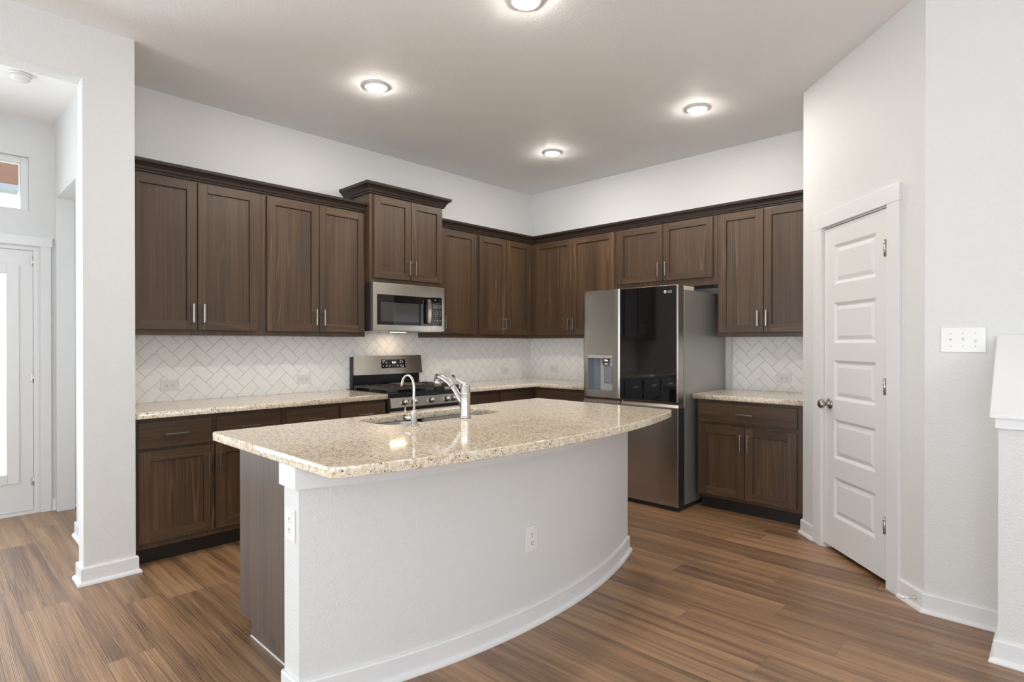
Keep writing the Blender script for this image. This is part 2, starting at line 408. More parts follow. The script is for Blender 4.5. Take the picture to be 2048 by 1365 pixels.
def panel_door(bm, x0, x1, z0, z1, yf, th, px0, px1, panels):
    """slab whose front (-y) face carries recessed, raised-field panels"""
    zs = [z0] + [z for p in panels for z in p] + [z1]
    for a, c in ((x0, px0), (px1, x1)): quad(bm, [(a, yf, z0), (c, yf, z0), (c, yf, z1), (a, yf, z1)])
    for k in range(0, len(zs), 2): quad(bm, [(px0, yf, zs[k]), (px1, yf, zs[k]), (px1, yf, zs[k + 1]), (px0, yf, zs[k + 1])])
    for za, zb in panels:
        ring = [(px0, px1, za, zb, 0.0)]
        for ins, dep in ((0.004, 0.002), (0.018, 0.011), (0.024, 0.011), (0.046, 0.004)): ring.append((px0 + ins, px1 - ins, za + ins, zb - ins, dep))
        for (a0, a1, c0, c1, d), (e0, e1, g0, g1, h) in zip(ring, ring[1:]):
            A = [(a0, yf + d, c0), (a1, yf + d, c0), (a1, yf + d, c1), (a0, yf + d, c1)]
            B = [(e0, yf + h, g0), (e1, yf + h, g0), (e1, yf + h, g1), (e0, yf + h, g1)]
            for k in range(4): quad(bm, [A[k], A[(k + 1) % 4], B[(k + 1) % 4], B[k]])
        quad(bm, B)
    yb = yf + th
    quad(bm, [(x0, yb, z0), (x0, yb, z1), (x1, yb, z1), (x1, yb, z0)])
    quad(bm, [(x0, yf, z0), (x0, yf, z1), (x0, yb, z1), (x0, yb, z0)]); quad(bm, [(x1, yf, z0), (x1, yb, z0), (x1, yb, z1), (x1, yf, z1)])
    quad(bm, [(x0, yf, z0), (x0, yb, z0), (x1, yb, z0), (x1, yf, z0)]); quad(bm, [(x0, yf, z1), (x1, yf, z1), (x1, yb, z1), (x0, yb, z1)])
    bmesh.ops.remove_doubles(bm, verts=bm.verts, dist=0.00005)
PAN = [(0.229, 0.481), (0.596, 0.843), (0.965, 1.211), (1.318, 1.571), (1.686, 1.932)]
b = NB(); panel_door(b, 0.270, 0.892, 0.033, 2.046, 0.0, 0.035, 0.376, 0.785, PAN)
pd = struct(obj_at('door_1', b, M['door'], PQ, PR))
b = NB(); lathe(b, [(0.0, 0.0), (0.033, 0.0), (0.033, 0.004), (0.026, 0.009), (0.013, 0.012), (0.011, 0.030), (0.016, 0.036), (0.026, 0.044), (0.0285, 0.055), (0.025, 0.066), (0.012, 0.073), (0.0, 0.074)], (0.333, 0.0, 0.932), '-y')
obj('door_knob', b, M['knob_metal'], pd)
for za, zb in ((1.785, 1.876), (1.038, 1.127), (0.287, 0.376)):
    b = NB(); tube(b, [(0.879, -0.009, za), (0.879, -0.009, zb)], 0.0075, 12); box(b, 0.866, 0.892, -0.003, -0.0002, za, zb)
    for q in range(1, 5): box(b, 0.8712, 0.8868, -0.0168, -0.001, za + (zb - za) * q / 5 - 0.0008, za + (zb - za) * q / 5 + 0.0008)
    obj('door_hinge', b, M['nickel'], pd)

# baseboards with shoe moulding
BP = [(0, 0), (0.028, 0), (0.028, 0.006), (0.025, 0.014), (0.019, 0.019), (0.0135, 0.021), (0.0135, 0.088), (0.010, 0.094), (0, 0.095)]
b = NB(); sweep(b, [(0.640, -4.117), (0.657, -4.117), (0.657, -4.36), (0.53, -4.36), (0.53, -4.23), (-0.38, -4.23)], BP, -1); struct(obj('baseboard_left', b, M['trim']))
b = NB(); sweep(b, [(-1.25, -2.42), (-1.25, -4.252)], BP, -1); struct(obj('baseboard_hall', b, M['trim']))
_d = (math.cos(PR), math.sin(PR))
pp = lambda s: (PQ[0] + _d[0] * s, PQ[1] + _d[1] * s)
b = NB(); sweep(b, [(3.195, -0.690), (3.195, -0.728), pp(0.165)], BP, 1); struct(obj('baseboard_pantry', b, M['trim']))
b = NB(); sweep(b, [pp(0.998), (4.004, -1.563), (4.300, -1.563)], BP, 1); struct(obj('baseboard_right', b, M['trim']))

# ------------------------------------------------------------------ patio door and transom window of the dining area
b = NB()  # casing + jamb
CX = -1.25
box(b, CX, CX + 0.018, -4.318, -4.255, 0, 2.07, bev=0.002); box(b, CX, CX + 0.018, -5.37, -5.307, 0, 2.07, bev=0.002)
box(b, CX, CX + 0.020, -5.38, -4.245, 2.07, 2.142, bev=0.002)
box(b, CX - 0.12, CX + 0.001, -4.3598, -4.3302, 0, 2.059); box(b, CX - 0.12, CX + 0.001, -5.294, -5.268, 0, 2.059); box(b, CX - 0.12, CX + 0.001, -5.268, -4.36, 2.035, 2.059)
struct(obj('trim_2', b, M['trim']))
b = NB()
dx0, dx1 = CX - 0.055, CX - 0.010
box(b, dx0, dx1, -4.516, -4.362, 0.028, 2.032); box(b, dx0, dx1, -5.266, -5.112, 0.028, 2.032)
box(b, dx0, dx1, -5.112, -4.516, 1.848, 2.032); box(b, dx0, dx1, -5.112, -4.516, 0.028, 0.318)
for (ya, yb2, za, zb) in ((-4.516, -4.445, 0.247, 1.918), (-5.183, -5.112, 0.247, 1.918)): box(b, dx1, dx1 + 0.012, ya, yb2, za, zb, bev=0.004)
for (za, zb) in ((1.848, 1.918), (0.247, 0.318)): box(b, dx1, dx1 + 0.012, -5.112, -4.516, za, zb, bev=0.004)
box(b, CX - 0.12, CX + 0.004, -5.268, -4.36, 0.0, 0.024)
d2 = struct(obj('door_2', b, M['door']))
b = NB(); quad(b, [(dx0 + 0.02, -5.112, 0.318), (dx0 + 0.02, -4.516, 0.318), (dx0 + 0.02, -4.516, 1.848), (dx0 + 0.02, -5.112, 1.848)]); obj('glass_pane', b, M['glass'], d2)
b = NB()
z = 0.33
while z < 1.845:
    quad(b, [(dx0 + 0.004, -5.105, z), (dx0 + 0.004, -4.528, z), (dx0 + 0.015, -4.528, z + 0.0045), (dx0 + 0.015, -5.105, z + 0.0045)]); z += 0.0165
obj('mini_blind', b, M['blind'], d2)
for zc in (1.952, 1.05, 0.25):
    b = NB(); tube(b, [(dx1 + 0.006, -4.361, zc - 0.035), (dx1 + 0.006, -4.361, zc + 0.035)], 0.006, 10); box(b, dx1, dx1 + 0.003, -4.378, -4.345, zc - 0.03, zc + 0.03); obj('door_hinge', b, M['nickel'], d2)

b = NB()  # transom frame (drywall reveal, vinyl frame)
ya, yb2, za, zb = -5.26, -4.385, 2.335, 2.75
for (i0, x0, x1) in ((0.0, CX - 0.12, CX - 0.035), ):
    t = 0.045
    box(b, x0, x1, yb2 - t, yb2, za, zb, bev=0.003); box(b, x0, x1, ya, ya + t, za, zb, bev=0.003)
    box(b, x0, x1, ya + t, yb2 - t, zb - t, zb, bev=0.003); box(b, x0, x1, ya + t, yb2 - t, za, za + 0.018, bev=0.003)
w1 = struct(obj('window_1', b, M['trim']))
b = NB(); quad(b, [(CX - 0.08, ya + 0.04, za + 0.01), (CX - 0.08, yb2 - 0.04, za + 0.01), (CX - 0.08, yb2 - 0.04, zb - 0.04), (CX - 0.08, ya + 0.04, zb - 0.04)]); obj('glass_pane', b, M['glass'], w1)

# outside
b = NB(); box(b, -40, -1.40, -40, 30, -0.12, -0.05); struct(obj('ground', b, M['lawn']))
b = NB(); box(b, -4.2, -1.38, -9, -1.5, -0.05, -0.02); struct(obj('floor_patio', b, M['patio']))
b = NB(); box(b, -2.62, -2.46, -9.0, -4.33, 2.775, 3.2); box(b, -2.63, -2.45, -9.0, -4.33, 2.72, 2.775, 1)
tag(obj('porch_beam', b, [M['beam'], M['fascia']]), 'brown porch beam with a grey lower edge outside the high window', 'beam')

# ------------------------------------------------------------------ cabinets (local frame: x to the right, -y towards the room)
DH = 0.02
def bar_handle(parent, cx, cz, yf, vertical=True, ln=0.124):
    b = NB(); h = ln / 2; w = 0.005
    if vertical:
        box(b, cx - w, cx + w, yf - 0.032, yf - 0.023, cz - h, cz + h, bev=0.001)
        for s in (-1, 1): box(b, cx - w * .9, cx + w * .9, yf - 0.024, yf, cz + s * (h - 0.014) - 0.006, cz + s * (h - 0.014) + 0.006)
    else:
        box(b, cx - h, cx + h, yf - 0.032, yf - 0.023, cz - w, cz + w, bev=0.001)
        for s in (-1, 1): box(b, cx + s * (h - 0.014) - 0.006, cx + s * (h - 0.014) + 0.006, yf - 0.024, yf, cz - w * .9, cz + w * .9)
    o = obj('handle', b, M['nickel'], parent)
    return o
def shaker(parent, x0, x1, z0, z1, yf, hx=None, hz=None):
    """framed door whose front face lies at y = yf (front is -y)"""
    c = Vector(((x0 + x1) / 2, yf, (z0 + z1) / 2)); b = NB(); s = 0.060; bv = 0.0016
    X0, X1, Z0, Z1 = x0 - c.x, x1 - c.x, z0 - c.z, z1 - c.z
    box(b, X0, X0 + s, 0, DH, Z0, Z1, 0, bv); box(b, X1 - s, X1, 0, DH, Z0, Z1, 0, bv)
    box(b, X0 + s, X1 - s, 0, DH, Z1 - s, Z1, 1, bv); box(b, X0 + s, X1 - s, 0, DH, Z0, Z0 + s, 1, bv)
    box(b, X0 + s + 0.0022, X1 - s - 0.0022, 0.0105, DH - 0.001, Z0 + s - 0.004, Z1 - s - 0.0026, 0)
    d = obj('door', b, WOOD, parent); d.location = c
    if hx is not None: bar_handle(d, hx - c.x, hz - c.z, 0.0)
    return d
def drawer(parent, x0, x1, z0, z1, yf, handle=True):
    c = Vector(((x0 + x1) / 2, yf, (z0 + z1) / 2)); b = NB()
    box(b, x0 - c.x, x1 - c.x, 0, DH, z0 - c.z, z1 - c.z, 0, 0.002)
    d = obj('drawer', b, [M['wood_h']], parent); d.location = c
    if handle: bar_handle(d, 0, 0, 0.0, False)
    return d
def carcass(parent, x0, x1, z0, z1, depth, toe=0.0, back=0.010):
    b = NB(); c = Vector(((x0 + x1) / 2, -depth / 2, z0))
    box(b, x0 - c.x, x1 - c.x, -depth - c.y, -back - c.y, (toe if toe else 0.0), z1 - z0, 0, 0.001)
    o = obj('body', b, [M['wood_v']], parent); o.location = c
    if toe:
        b = NB(); box(b, x0 + 0.001, x1 - 0.001, -depth + 0.075, -back, 0.0, toe); obj('toe_kick', b, M['toe'], parent)
    return o
AR = R(90)   # range wall faces +x
GU, GB = 'dark stained wall cabinets', 'dark stained base cabinets'
UB, UT = 1.372, 2.440; DB, DT = 1.405, 2.390; DU = 0.31
def A(name, y0, label, group, cat='cabinet'): return thing(name, label, cat, (0, y0, 0), AR, group)
def B(name, x0, label, group, cat='cabinet'): return thing(name, label, cat, (x0, 0, 0), 0, group)
HZ = DB + 0.112
c = A('wall_cabinet', -4.114, 'tall two-door dark wood wall cabinet touching the white pillar at far left', GU)
carcass(c, 0, 0.859, UB, UT, DU); shaker(c, 0.036, 0.4255, DB, DT, -DU - DH, 0.398, HZ); shaker(c, 0.4315, 0.829, DB, DT, -DU - DH, 0.463, HZ)
c = A('wall_cabinet', -3.254, 'two-door dark wood wall cabinet just left of the raised cabinet over the microwave', GU)
carcass(c, 0, 0.849, UB, UT, DU); shaker(c, 0.033, 0.4325, DB, DT, -DU - DH, 0.403, HZ); shaker(c, 0.4385, 0.836, DB, DT, -DU - DH, 0.469, HZ)
MD = 0.38
c = A('wall_cabinet', -2.404, 'short raised dark wood cabinet with its own crown above the microwave', GU)
carcass(c, 0, 0.768, 1.822, 2.60, MD)
shaker(c, 0.034, 0.4045, 1.862, 2.545, -MD - DH, 0.377, 1.967); shaker(c, 0.4105, 0.752, 1.862, 2.545, -MD - DH, 0.438, 1.967)
CR = [(0.0, 0.0), (0.010, 0.0), (0.012, 0.010), (0.018, 0.016), (0.022, 0.030), (0.034, 0.046), (0.046, 0.054), (0.048, 0.060), (0.050, 0.074), (0.0, 0.074)]
CRB = [(o * 1.25, z * 1.12) for o, z in CR]
b = NB(); sweep(b, [(0.0, -0.003), (0.0, -MD - 0.003), (0.768, -MD - 0.003), (0.768, -0.003)], [(o, 2.556 + z) for o, z in CRB], 1); cr = obj('crown', b, M['wood_dark'], c)
c = A('wall_cabinet', -1.634, 'single-door dark wood wall cabinet right of the microwave', GU)
carcass(c, 0, 0.487, UB, UT, DU); shaker(c, 0.03, 0.463, DB, DT, -DU - DH, 0.058, HZ)
c = A('wall_cabinet', -1.146, 'narrow two-door dark wood wall cabinet in the corner on the range wall', GU)
carcass(c, 0, 1.144, UB, UT, DU); shaker(c, 0.022, 0.401, DB, DT, -DU - DH, 0.375, HZ); shaker(c, 0.407, 0.776, DB, DT, -DU - DH, 0.433, HZ)
c = B('wall_cabinet', 0.312, 'two-door dark wood wall cabinet in the corner left of the refrigerator', GU)
carcass(c, 0.0, 1.088, UB, UT, DU); shaker(c, 0.041, 0.5455, DB, DT, -DU - DH, 0.515, HZ); shaker(c, 0.5515, 1.065, DB, DT, -DU - DH, 0.581, HZ)
c = B('wall_cabinet', 1.402, 'short two-door dark wood cabinet above the refrigerator', GU)
carcass(c, 0, 0.994, 1.815, UT, DU); shaker(c, 0.020, 0.4905, 1.880, DT, -DU - DH, 0.455, 1.985); shaker(c, 0.4965, 0.959, 1.880, DT, -DU - DH, 0.527, 1.985)
c = B('wall_cabinet', 2.398, 'two-door dark wood wall cabinet right of the refrigerator beside the pantry wall', GU)
carcass(c, 0, 0.792, UB, UT, DU); shaker(c, 0.020, 0.3785, DB, DT, -DU - DH, 0.343, HZ); shaker(c, 0.3845, 0.745, DB, DT, -DU - DH, 0.410, HZ)

b = NB(); sweep(b, [(DU + 0.003, -4.114), (DU + 0.003, -2.4055)], [(o, 2.401 + z) for o, z in CR], 1)
tag(obj('crown_molding', b, M['wood_dark']), 'dark crown moulding over the two tall cabinets left of the microwave', 'crown molding', 'crown mouldings')
b = NB(); sweep(b, [(DU + 0.003, -1.634), (DU + 0.003, -DU - 0.003), (3.190, -DU - 0.003)], [(o, 2.401 + z) for o, z in CR], 1)
tag(obj('crown_molding', b, M['wood_dark']), 'long dark crown moulding turning the corner and running over the refrigerator', 'crown molding', 'crown mouldings')

# base cabinets
BT = 0.875; BD = 0.61
c = A('base_cabinet', -4.114, 'dark wood base cabinet with two drawers and two doors beside the pillar', GB)
carcass(c, 0, 0.874, 0, BT, BD, 0.105)
drawer(c, 0.018, 0.416, 0.697, 0.850, -BD - DH); drawer(c, 0.446, 0.851, 0.697, 0.850, -BD - DH)
shaker(c, 0.018, 0.4305, 0.143, 0.678, -BD - DH, 0.397, 0.568); shaker(c, 0.4365, 0.851, 0.143, 0.678, -BD - DH, 0.462, 0.568)
c = A('base_cabinet', -3.239, 'dark wood base cabinet with two drawers left of the range, behind the island', GB)
carcass(c, 0, 0.832, 0, BT, BD, 0.105)
drawer(c, 0.025, 0.415, 0.697, 0.850, -BD - DH); drawer(c, 0.440, 0.824, 0.697, 0.850, -BD - DH)
shaker(c, 0.025, 0.415, 0.143, 0.678, -BD - DH, 0.385, 0.568); shaker(c, 0.440, 0.824, 0.143, 0.678, -BD - DH, 0.47, 0.568)
c = A('base_cabinet', -1.626, 'dark wood base cabinet right of the range, seen over the island', GB)
carcass(c, 0, 0.990, 0, BT, BD, 0.105)
drawer(c, 0.022, 0.478, 0.697, 0.845, -BD - DH); drawer(c, 0.496, 0.925, 0.697, 0.845, -BD - DH)
c = B('base_cabinet', 0.003, 'dark wood corner base cabinet left of the refrigerator', GB)
carcass(c, 0.0, 1.397, 0, BT, BD + .012, 0.105, back=0.003)
drawer(c, 0.655, 1.385, 0.690, 0.845, -BD - .012 - DH)
BD2 = 0.645
c = B('base_cabinet', 2.383, 'dark wood base cabinet with one wide drawer between refrigerator and pantry wall', GB)
carcass(c, 0, 0.806, 0, BT, BD2, 0.105)
drawer(c, 0.020, 0.752, 0.700, 0.850, -BD2 - DH)
shaker(c, 0.022, 0.3785, 0.132, 0.672, -BD2 - DH, 0.355, 0.565); shaker(c, 0.3845, 0.752, 0.132, 0.672, -BD2 - DH, 0.410, 0.565)

# ------------------------------------------------------------------ granite worktops
CT0, CT1 = 0.8755, 0.914
def slab2d(name, outer, holes=(), z0=CT0, z1=CT1, bev=0.004):
    cu = bpy.data.curves.new(name, 'CURVE'); cu.dimensions = '2D'; cu.fill_mode = 'BOTH'
    cu.extrude = (z1 - z0) / 2 - bev; cu.bevel_depth = bev; cu.bevel_resolution = 2; cu.offset = -bev
    for pts in [outer, *holes]:
        sp = cu.splines.new('POLY'); sp.points.add(len(pts) - 1); sp.use_cyclic_u = True
        for p, (x, y) in zip(sp.points, pts): p.co = (x, y, 0, 1)
    t = bpy.data.objects.new('outline', cu); COL.objects.link(t)
    dg = bpy.context.evaluated_depsgraph_get(); me = bpy.data.meshes.new_from_object(t.evaluated_get(dg))
    bpy.data.objects.remove(t); bpy.data.curves.remove(cu)
    me.name = name; me.materials.clear(); me.materials.append(M['granite'])
    for p in me.polygons: p.material_index = 0
    o = bpy.data.objects.new(name, me); COL.objects.link(o); o.location = (0, 0, (z0 + z1) / 2)
    return o
GW = 'granite worktops'
tag(slab2d('worktop', [(0.003, -4.114), (0.652, -4.114), (0.652, -2.408), (0.003, -2.408)]), 'speckled granite worktop left of the range, ending at the white pillar', 'worktop', GW)
tag(slab2d('worktop', [(0.003, -1.628), (0.652, -1.628), (0.652, -0.655), (1.405, -0.655), (1.405, -0.003), (0.003, -0.003)]), 'L-shaped speckled granite worktop in the corner right of the range', 'worktop', GW)
tag(slab2d('worktop', [(2.352, -0.683), (3.190, -0.683), (3.190, -0.003), (2.352, -0.003)]), 'short speckled granite worktop right of the refrigerator', 'worktop', GW)
def arc_pts(x_end, x_mid, y0, y1, n=40):
    h = (y1 - y0) / 2; s = x_mid - x_end; r = (h * h + s * s) / (2 * s); xc = x_mid - r; yc = (y0 + y1) / 2
    a = math.asin(h / r)
    return [(xc + r * math.cos(t), yc + r * math.sin(t)) for t in [-a + 2 * a * k / n for k in range(n + 1)]]
def round_rect(x0, x1, y0, y1, r, n=8):
    o = []
    for cx, cy, a0 in ((x1 - r, y1 - r, 0), (x0 + r, y1 - r, 90), (x0 + r, y0 + r, 180), (x1 - r, y0 + r, 270)):
        o += [(cx + r * math.cos(R(a0 + 90 * k / n)), cy + r * math.sin(R(a0 + 90 * k / n))) for k in range(n + 1)]
    return o
IX0 = 1.705; IY0, IY1 = -4.058, -1.812
front = arc_pts(2.800, 2.955, IY0 + 0.02, IY1 - 0.02)
def rounded(pt, a, c, r=0.02, n=5):   # small corner radius at pt between neighbours
    p, a, c = Vector(pt), Vector(a), Vector(c); u = p + (a - p).normalized() * r; v = p + (c - p).normalized() * r
    return [tuple((u * (1 - t) * (1 - t) + p * 2 * t * (1 - t) + v * t * t)) for t in [k / n for k in range(n + 1)]]
fl, fr = (2.786, IY0), (2.786, IY1)
outer = rounded((IX0, IY0), (IX0, IY1), (2.5, IY0)) + rounded(fl, (IX0, IY0), front[1], 0.025) + front[1:-1] + rounded(fr, front[-2], (IX0, IY1), 0.025) + rounded((IX0, IY1), (2.5, IY1), (IX0, IY0))
SX0, SX1, SY0, SY1 = 1.790, 2.128, -3.395, -2.575
hole = round_rect(SX0, SX1, SY0, SY1, 0.11)
tag(slab2d('worktop', outer, [hole]), 'large bow-fronted speckled granite worktop on the white island', 'worktop', GW)

# ------------------------------------------------------------------ island
isl = thing('kitchen_island', 'white bow-fronted kitchen island with a dark wood end panel', 'kitchen island', (2.3, -2.9, 0))
def iobj(name, b, m): 
    o = obj(name, b, m, isl); bmesh_off = Vector((2.3, -2.9, 0)); o.location = -bmesh_off; return o
KY0, KY1 = -4.030, -1.862
karc = arc_pts(2.505, 2.705, KY0, KY1)
kin = [(x - 0.118, y) for x, y in arc_pts(2.505, 2.705, KY0, KY1)]
b = NB(); prism(b, karc + kin[::-1], 0.0, 0.874); iobj('knee_wall', b, M['wall'])
path = [(2.386, KY0)] + karc + [(2.386, KY1)]
b = NB(); sweep(b, path, BP, 1); iobj('baseboard', b, M['trim'])
b = NB(); sweep(b, path, [(0, 0.792), (0.020, 0.792), (0.020, 0.8745), (0, 0.8745)], 1); iobj('apron_trim', b, M['trim'])
IBX = 1.735
b = NB()
for x0, x1, ya, yb2, za, zb in ((IBX, 2.386, -3.945, -3.925, 0.066, 0.874), (IBX, 2.386, -1.905, -1.885, 0.066, 0.874), (IBX, IBX + 0.02, -3.925, -1.905, 0.105, 0.874), (IBX + 0.02, 2.386, -3.925, -1.905, 0.105, 0.125)): box(b, x0, x1, ya, yb2, za, zb, 0, 0.0008)
iobj('cabinet_body', b, [M['wood_v']])
b = NB(); box(b, 1.862, 2.386, -3.944, -3.936, 0.0, 0.066); box(b, 1.862, 1.88, -3.936, -1.89, 0.0, 0.104); iobj('toe_kick', b, M['wood_v'])
b = NB(); box(b, 1.862, 2.386, -3.948, -3.9442, 0.0, 0.005); iobj('caulk_line', b, M['trim'])

# ------------------------------------------------------------------ sink and taps
snk = thing('sink', 'stainless undermount sink with two bowls set in the island worktop', 'sink', (1.97, -2.985, 0.66))
def bowl(x0, x1, y0, y1, zt, zb, r):
    b = NB(); rings = []
    for ins, z, rr in ((0, zt, r), (0.004, zt - 0.02, r), (0.010, zb + 0.03, r), (0.025, zb + 0.008, r * .9), (0.05, zb, r * .8)):
        rings.append([b.verts.new((x, y, z)) for x, y in round_rect(x0 + ins, x1 - ins, y0 + ins, y1 - ins, rr)])
    for a, c2 in zip(rings, rings[1:]):
        n = len(a)
        for k in range(n):
            f = b.faces.new((a[k], a[(k + 1) % n], c2[(k + 1) % n], c2[k])); f.smooth = True
    b.faces.new(rings[-1])
    bmesh.ops.translate(b, verts=b.verts, vec=(-1.97, 2.985, -0.66))
    o = obj('bowl', b, M['steel_sink'], snk)
    b = NB(); lathe(b, [(0.0, 0.002), (0.02, 0.002), (0.03, 0.004), (0.043, 0.004), (0.045, 0.001)], ((x0 + x1) / 2 - 1.97, (y0 + y1) / 2 + 2.985, zb - 0.66 + 0.0005)); obj('drain', b, M['chrome'], o)
bowl(SX0 - 0.006, SX1 + 0.006, SY0 - 0.006, -3.02, 0.874, 0.68, 0.10)
bowl(SX0 - 0.006, SX1 + 0.006, -2.99, SY1 + 0.006, 0.874, 0.70, 0.10)
b = NB(); slabp = [(SX0 - 0.03, -3.045), (SX1 + 0.03, -3.045), (SX1 + 0.03, -2.965), (SX0 - 0.03, -2.965)]
prism(b, [(SX0 - 0.006, -3.019), (SX1 + 0.006, -3.019), (SX1 + 0.006, -2.991), (SX0 - 0.006, -2.991)], 0.845, 0.868)
bmesh.ops.translate(b, verts=b.verts, vec=(-1.97, 2.985, -0.66)); obj('divider', b, M['steel_sink'], snk)

FX, FY = 2.166, -2.932
t = thing('faucet', 'thick brushed metal kitchen faucet with top lever and pull-out spout', 'faucet', (FX, FY, 0.9145))
b = NB(); lathe(b, [(0.0, 0), (0.030, 0), (0.031, 0.004), (0.028, 0.008), (0.027, 0.016), (0.0265, 0.10), (0.0275, 0.125), (0.0285, 0.130), (0.0285, 0.134), (0.026, 0.138), (0.0265, 0.172), (0.022, 0.178), (0.0, 0.179)], (0, 0, 0)); obj('faucet_body', b, M['nickel'], t)
b = NB(); tube(b, [(-0.015, -0.001, 0.055), (-0.040, -0.003, 0.100), (-0.075, -0.006, 0.145), (-0.115, -0.009, 0.180), (-0.160, -0.013, 0.203), (-0.200, -0.016, 0.214), (-0.222, -0.018, 0.215), (-0.232, -0.019, 0.209)], [0.017, 0.0165, 0.0165, 0.018, 0.019, 0.018, 0.015, 0.008], 18)
sp = obj('spout', b, M['nickel'], t)
b = NB(); tube(b, [(-0.216, -0.0175, 0.205), (-0.214, -0.0175, 0.160)], [0.019, 0.0205], 18); obj('spray_head', b, M['nickel'], sp)
b = NB(); tube(b, [(-0.094, -0.008, 0.1605), (-0.098, -0.0083, 0.1645)], [0.0180, 0.0182], 18); obj('joint_ring', b, M['grey_print'], sp)
b = NB(); tube(b, [(0.012, 0.0, 0.176), (-0.020, -0.002, 0.186), (-0.060, -0.005, 0.205), (-0.098, -0.008, 0.226)], [0.009, 0.0085, 0.0075, 0.0055], 12); obj('lever', b, M['nickel'], t)

t = thing('filter_faucet', 'slim gooseneck drinking water faucet at the near edge of the sink', 'faucet', (2.208, -3.302, 0.9145))
b = NB(); lathe(b, [(0.0, 0), (0.023, 0), (0.023, 0.006), (0.014, 0.009), (0.0135, 0.072), (0.011, 0.076), (0.0, 0.076)], (0, 0, 0)); obj('faucet_body', b, M['chrome'], t)
gx = [(0, 0, 0.07), (0, 0, 0.13), (0, 0, 0.188)] + [(-0.050 + 0.050 * math.cos(R(a)), 0, 0.188 + 0.056 * math.sin(R(a))) for a in range(15, 166, 15)] + [(-0.1, 0, 0.200), (-0.106, 0, 0.186)]
b = NB(); tube(b, gx, [0.0062] * (len(gx) - 2) + [0.0062, 0.0068], 14); obj('spout', b, M['chrome'], t)
b = NB(); tube(b, [(-0.010, -0.002, 0.037), (-0.062, -0.014, 0.037)], 0.0125, 16); vh = obj('valve', b, M['chrome'], t)
b = NB(); tube(b, [(-0.054, -0.012, 0.044), (-0.056, -0.012, 0.085)], 0.0032, 10); obj('lever', b, M['chrome'], vh)

# ------------------------------------------------------------------ herringbone splashback
def herringbone(name, u0, u1, z0, z1, anchor, xf, label, group='tiled splashbacks'):
    """built in (u, z) with u to the viewer's right; xf maps (u, depth, z) to the world"""
    Wd = 0.0766; g = 0.0009
    b = NB(); k2 = math.sqrt(0.5); n = 40
    ou, oz = anchor                                   # a joint lattice point (0, 3) in tile units
    ax = 0.0; ay = 3.0
    for i in range(-n, n):
        for j in range(-n, n):
            for (x0, x1, y0, y1) in ((0, 2, 0, 1), (0, 1, 1, 3)):
                pts = []
                X0, X1, Y0, Y1 = x0 + i + 2 * j, x1 + i + 2 * j, y0 + i - 2 * j, y1 + i - 2 * j
                cx, cy = (X0 + X1) / 2 - ax, (Y0 + Y1) / 2 - ay
                cu = ou + Wd * (cx - cy) * k2; cz = oz + Wd * (cx + cy) * k2
                if cu < u0 - 0.12 or cu > u1 + 0.12 or cz < z0 - 0.12 or cz > z1 + 0.12: continue
                gg = g / Wd; e = 0.0018 / Wd
                def mp(x, y, d):
                    x -= ax; y -= ay; return b.verts.new((ou + Wd * (x - y) * k2, d, oz + Wd * (x + y) * k2))
                lo = [mp(X0 + gg, Y0 + gg, 0.0065), mp(X1 - gg, Y0 + gg, 0.0065), mp(X1 - gg, Y1 - gg, 0.0065), mp(X0 + gg, Y1 - gg, 0.0065)]
                hi = [mp(X0 + gg + e, Y0 + gg + e, 0.0085), mp(X1 - gg - e, Y0 + gg + e, 0.0085), mp(X1 - gg - e, Y1 - gg - e, 0.0085), mp(X0 + gg + e, Y1 - gg - e, 0.0085)]
                b.faces.new(hi)
                for k in range(4): b.faces.new((lo[k], lo[(k + 1) % 4], hi[(k + 1) % 4], hi[k]))
    for co, no in (((u0, 0, 0), (-1, 0, 0)), ((u1, 0, 0), (1, 0, 0)), ((0, 0, z0), (0, 0, -1)), ((0, 0, z1), (0, 0, 1))):
        bmesh.ops.bisect_plane(b, geom=b.verts[:] + b.edges[:] + b.faces[:], plane_co=co, plane_no=no, clear_outer=True)
    box(b, u0, u1, 0.0008, 0.0070, z0, z1, 1)
    for v in b.verts: v.co = Vector(xf(v.co.x, v.co.y, v.co.z))
    return tag(obj(name, b, [M['tile'], M['grout']]), label, 'splashback', group)
xfA = lambda u, d, z: (d, u, z)
xfB = lambda u, d, z: (u, -d, z)
herringbone('tile_splashback', -4.115, -0.009, 0.9145, 1.424, (-3.641, 1.249), xfA, 'long white herringbone tile splashback behind the range, under the left wall cabinets')
herringbone('tile_splashback', 0.009, 1.405, 0.9145, 1.3715, (0.46, 1.245), xfB, 'white herringbone tile splashback in the corner left of the refrigerator')
herringbone('tile_splashback', 2.402, 3.190, 0.9145, 1.3715, (2.622, 1.229), xfB, 'white herringbone tile splashback above the short worktop right of the refrigerator')

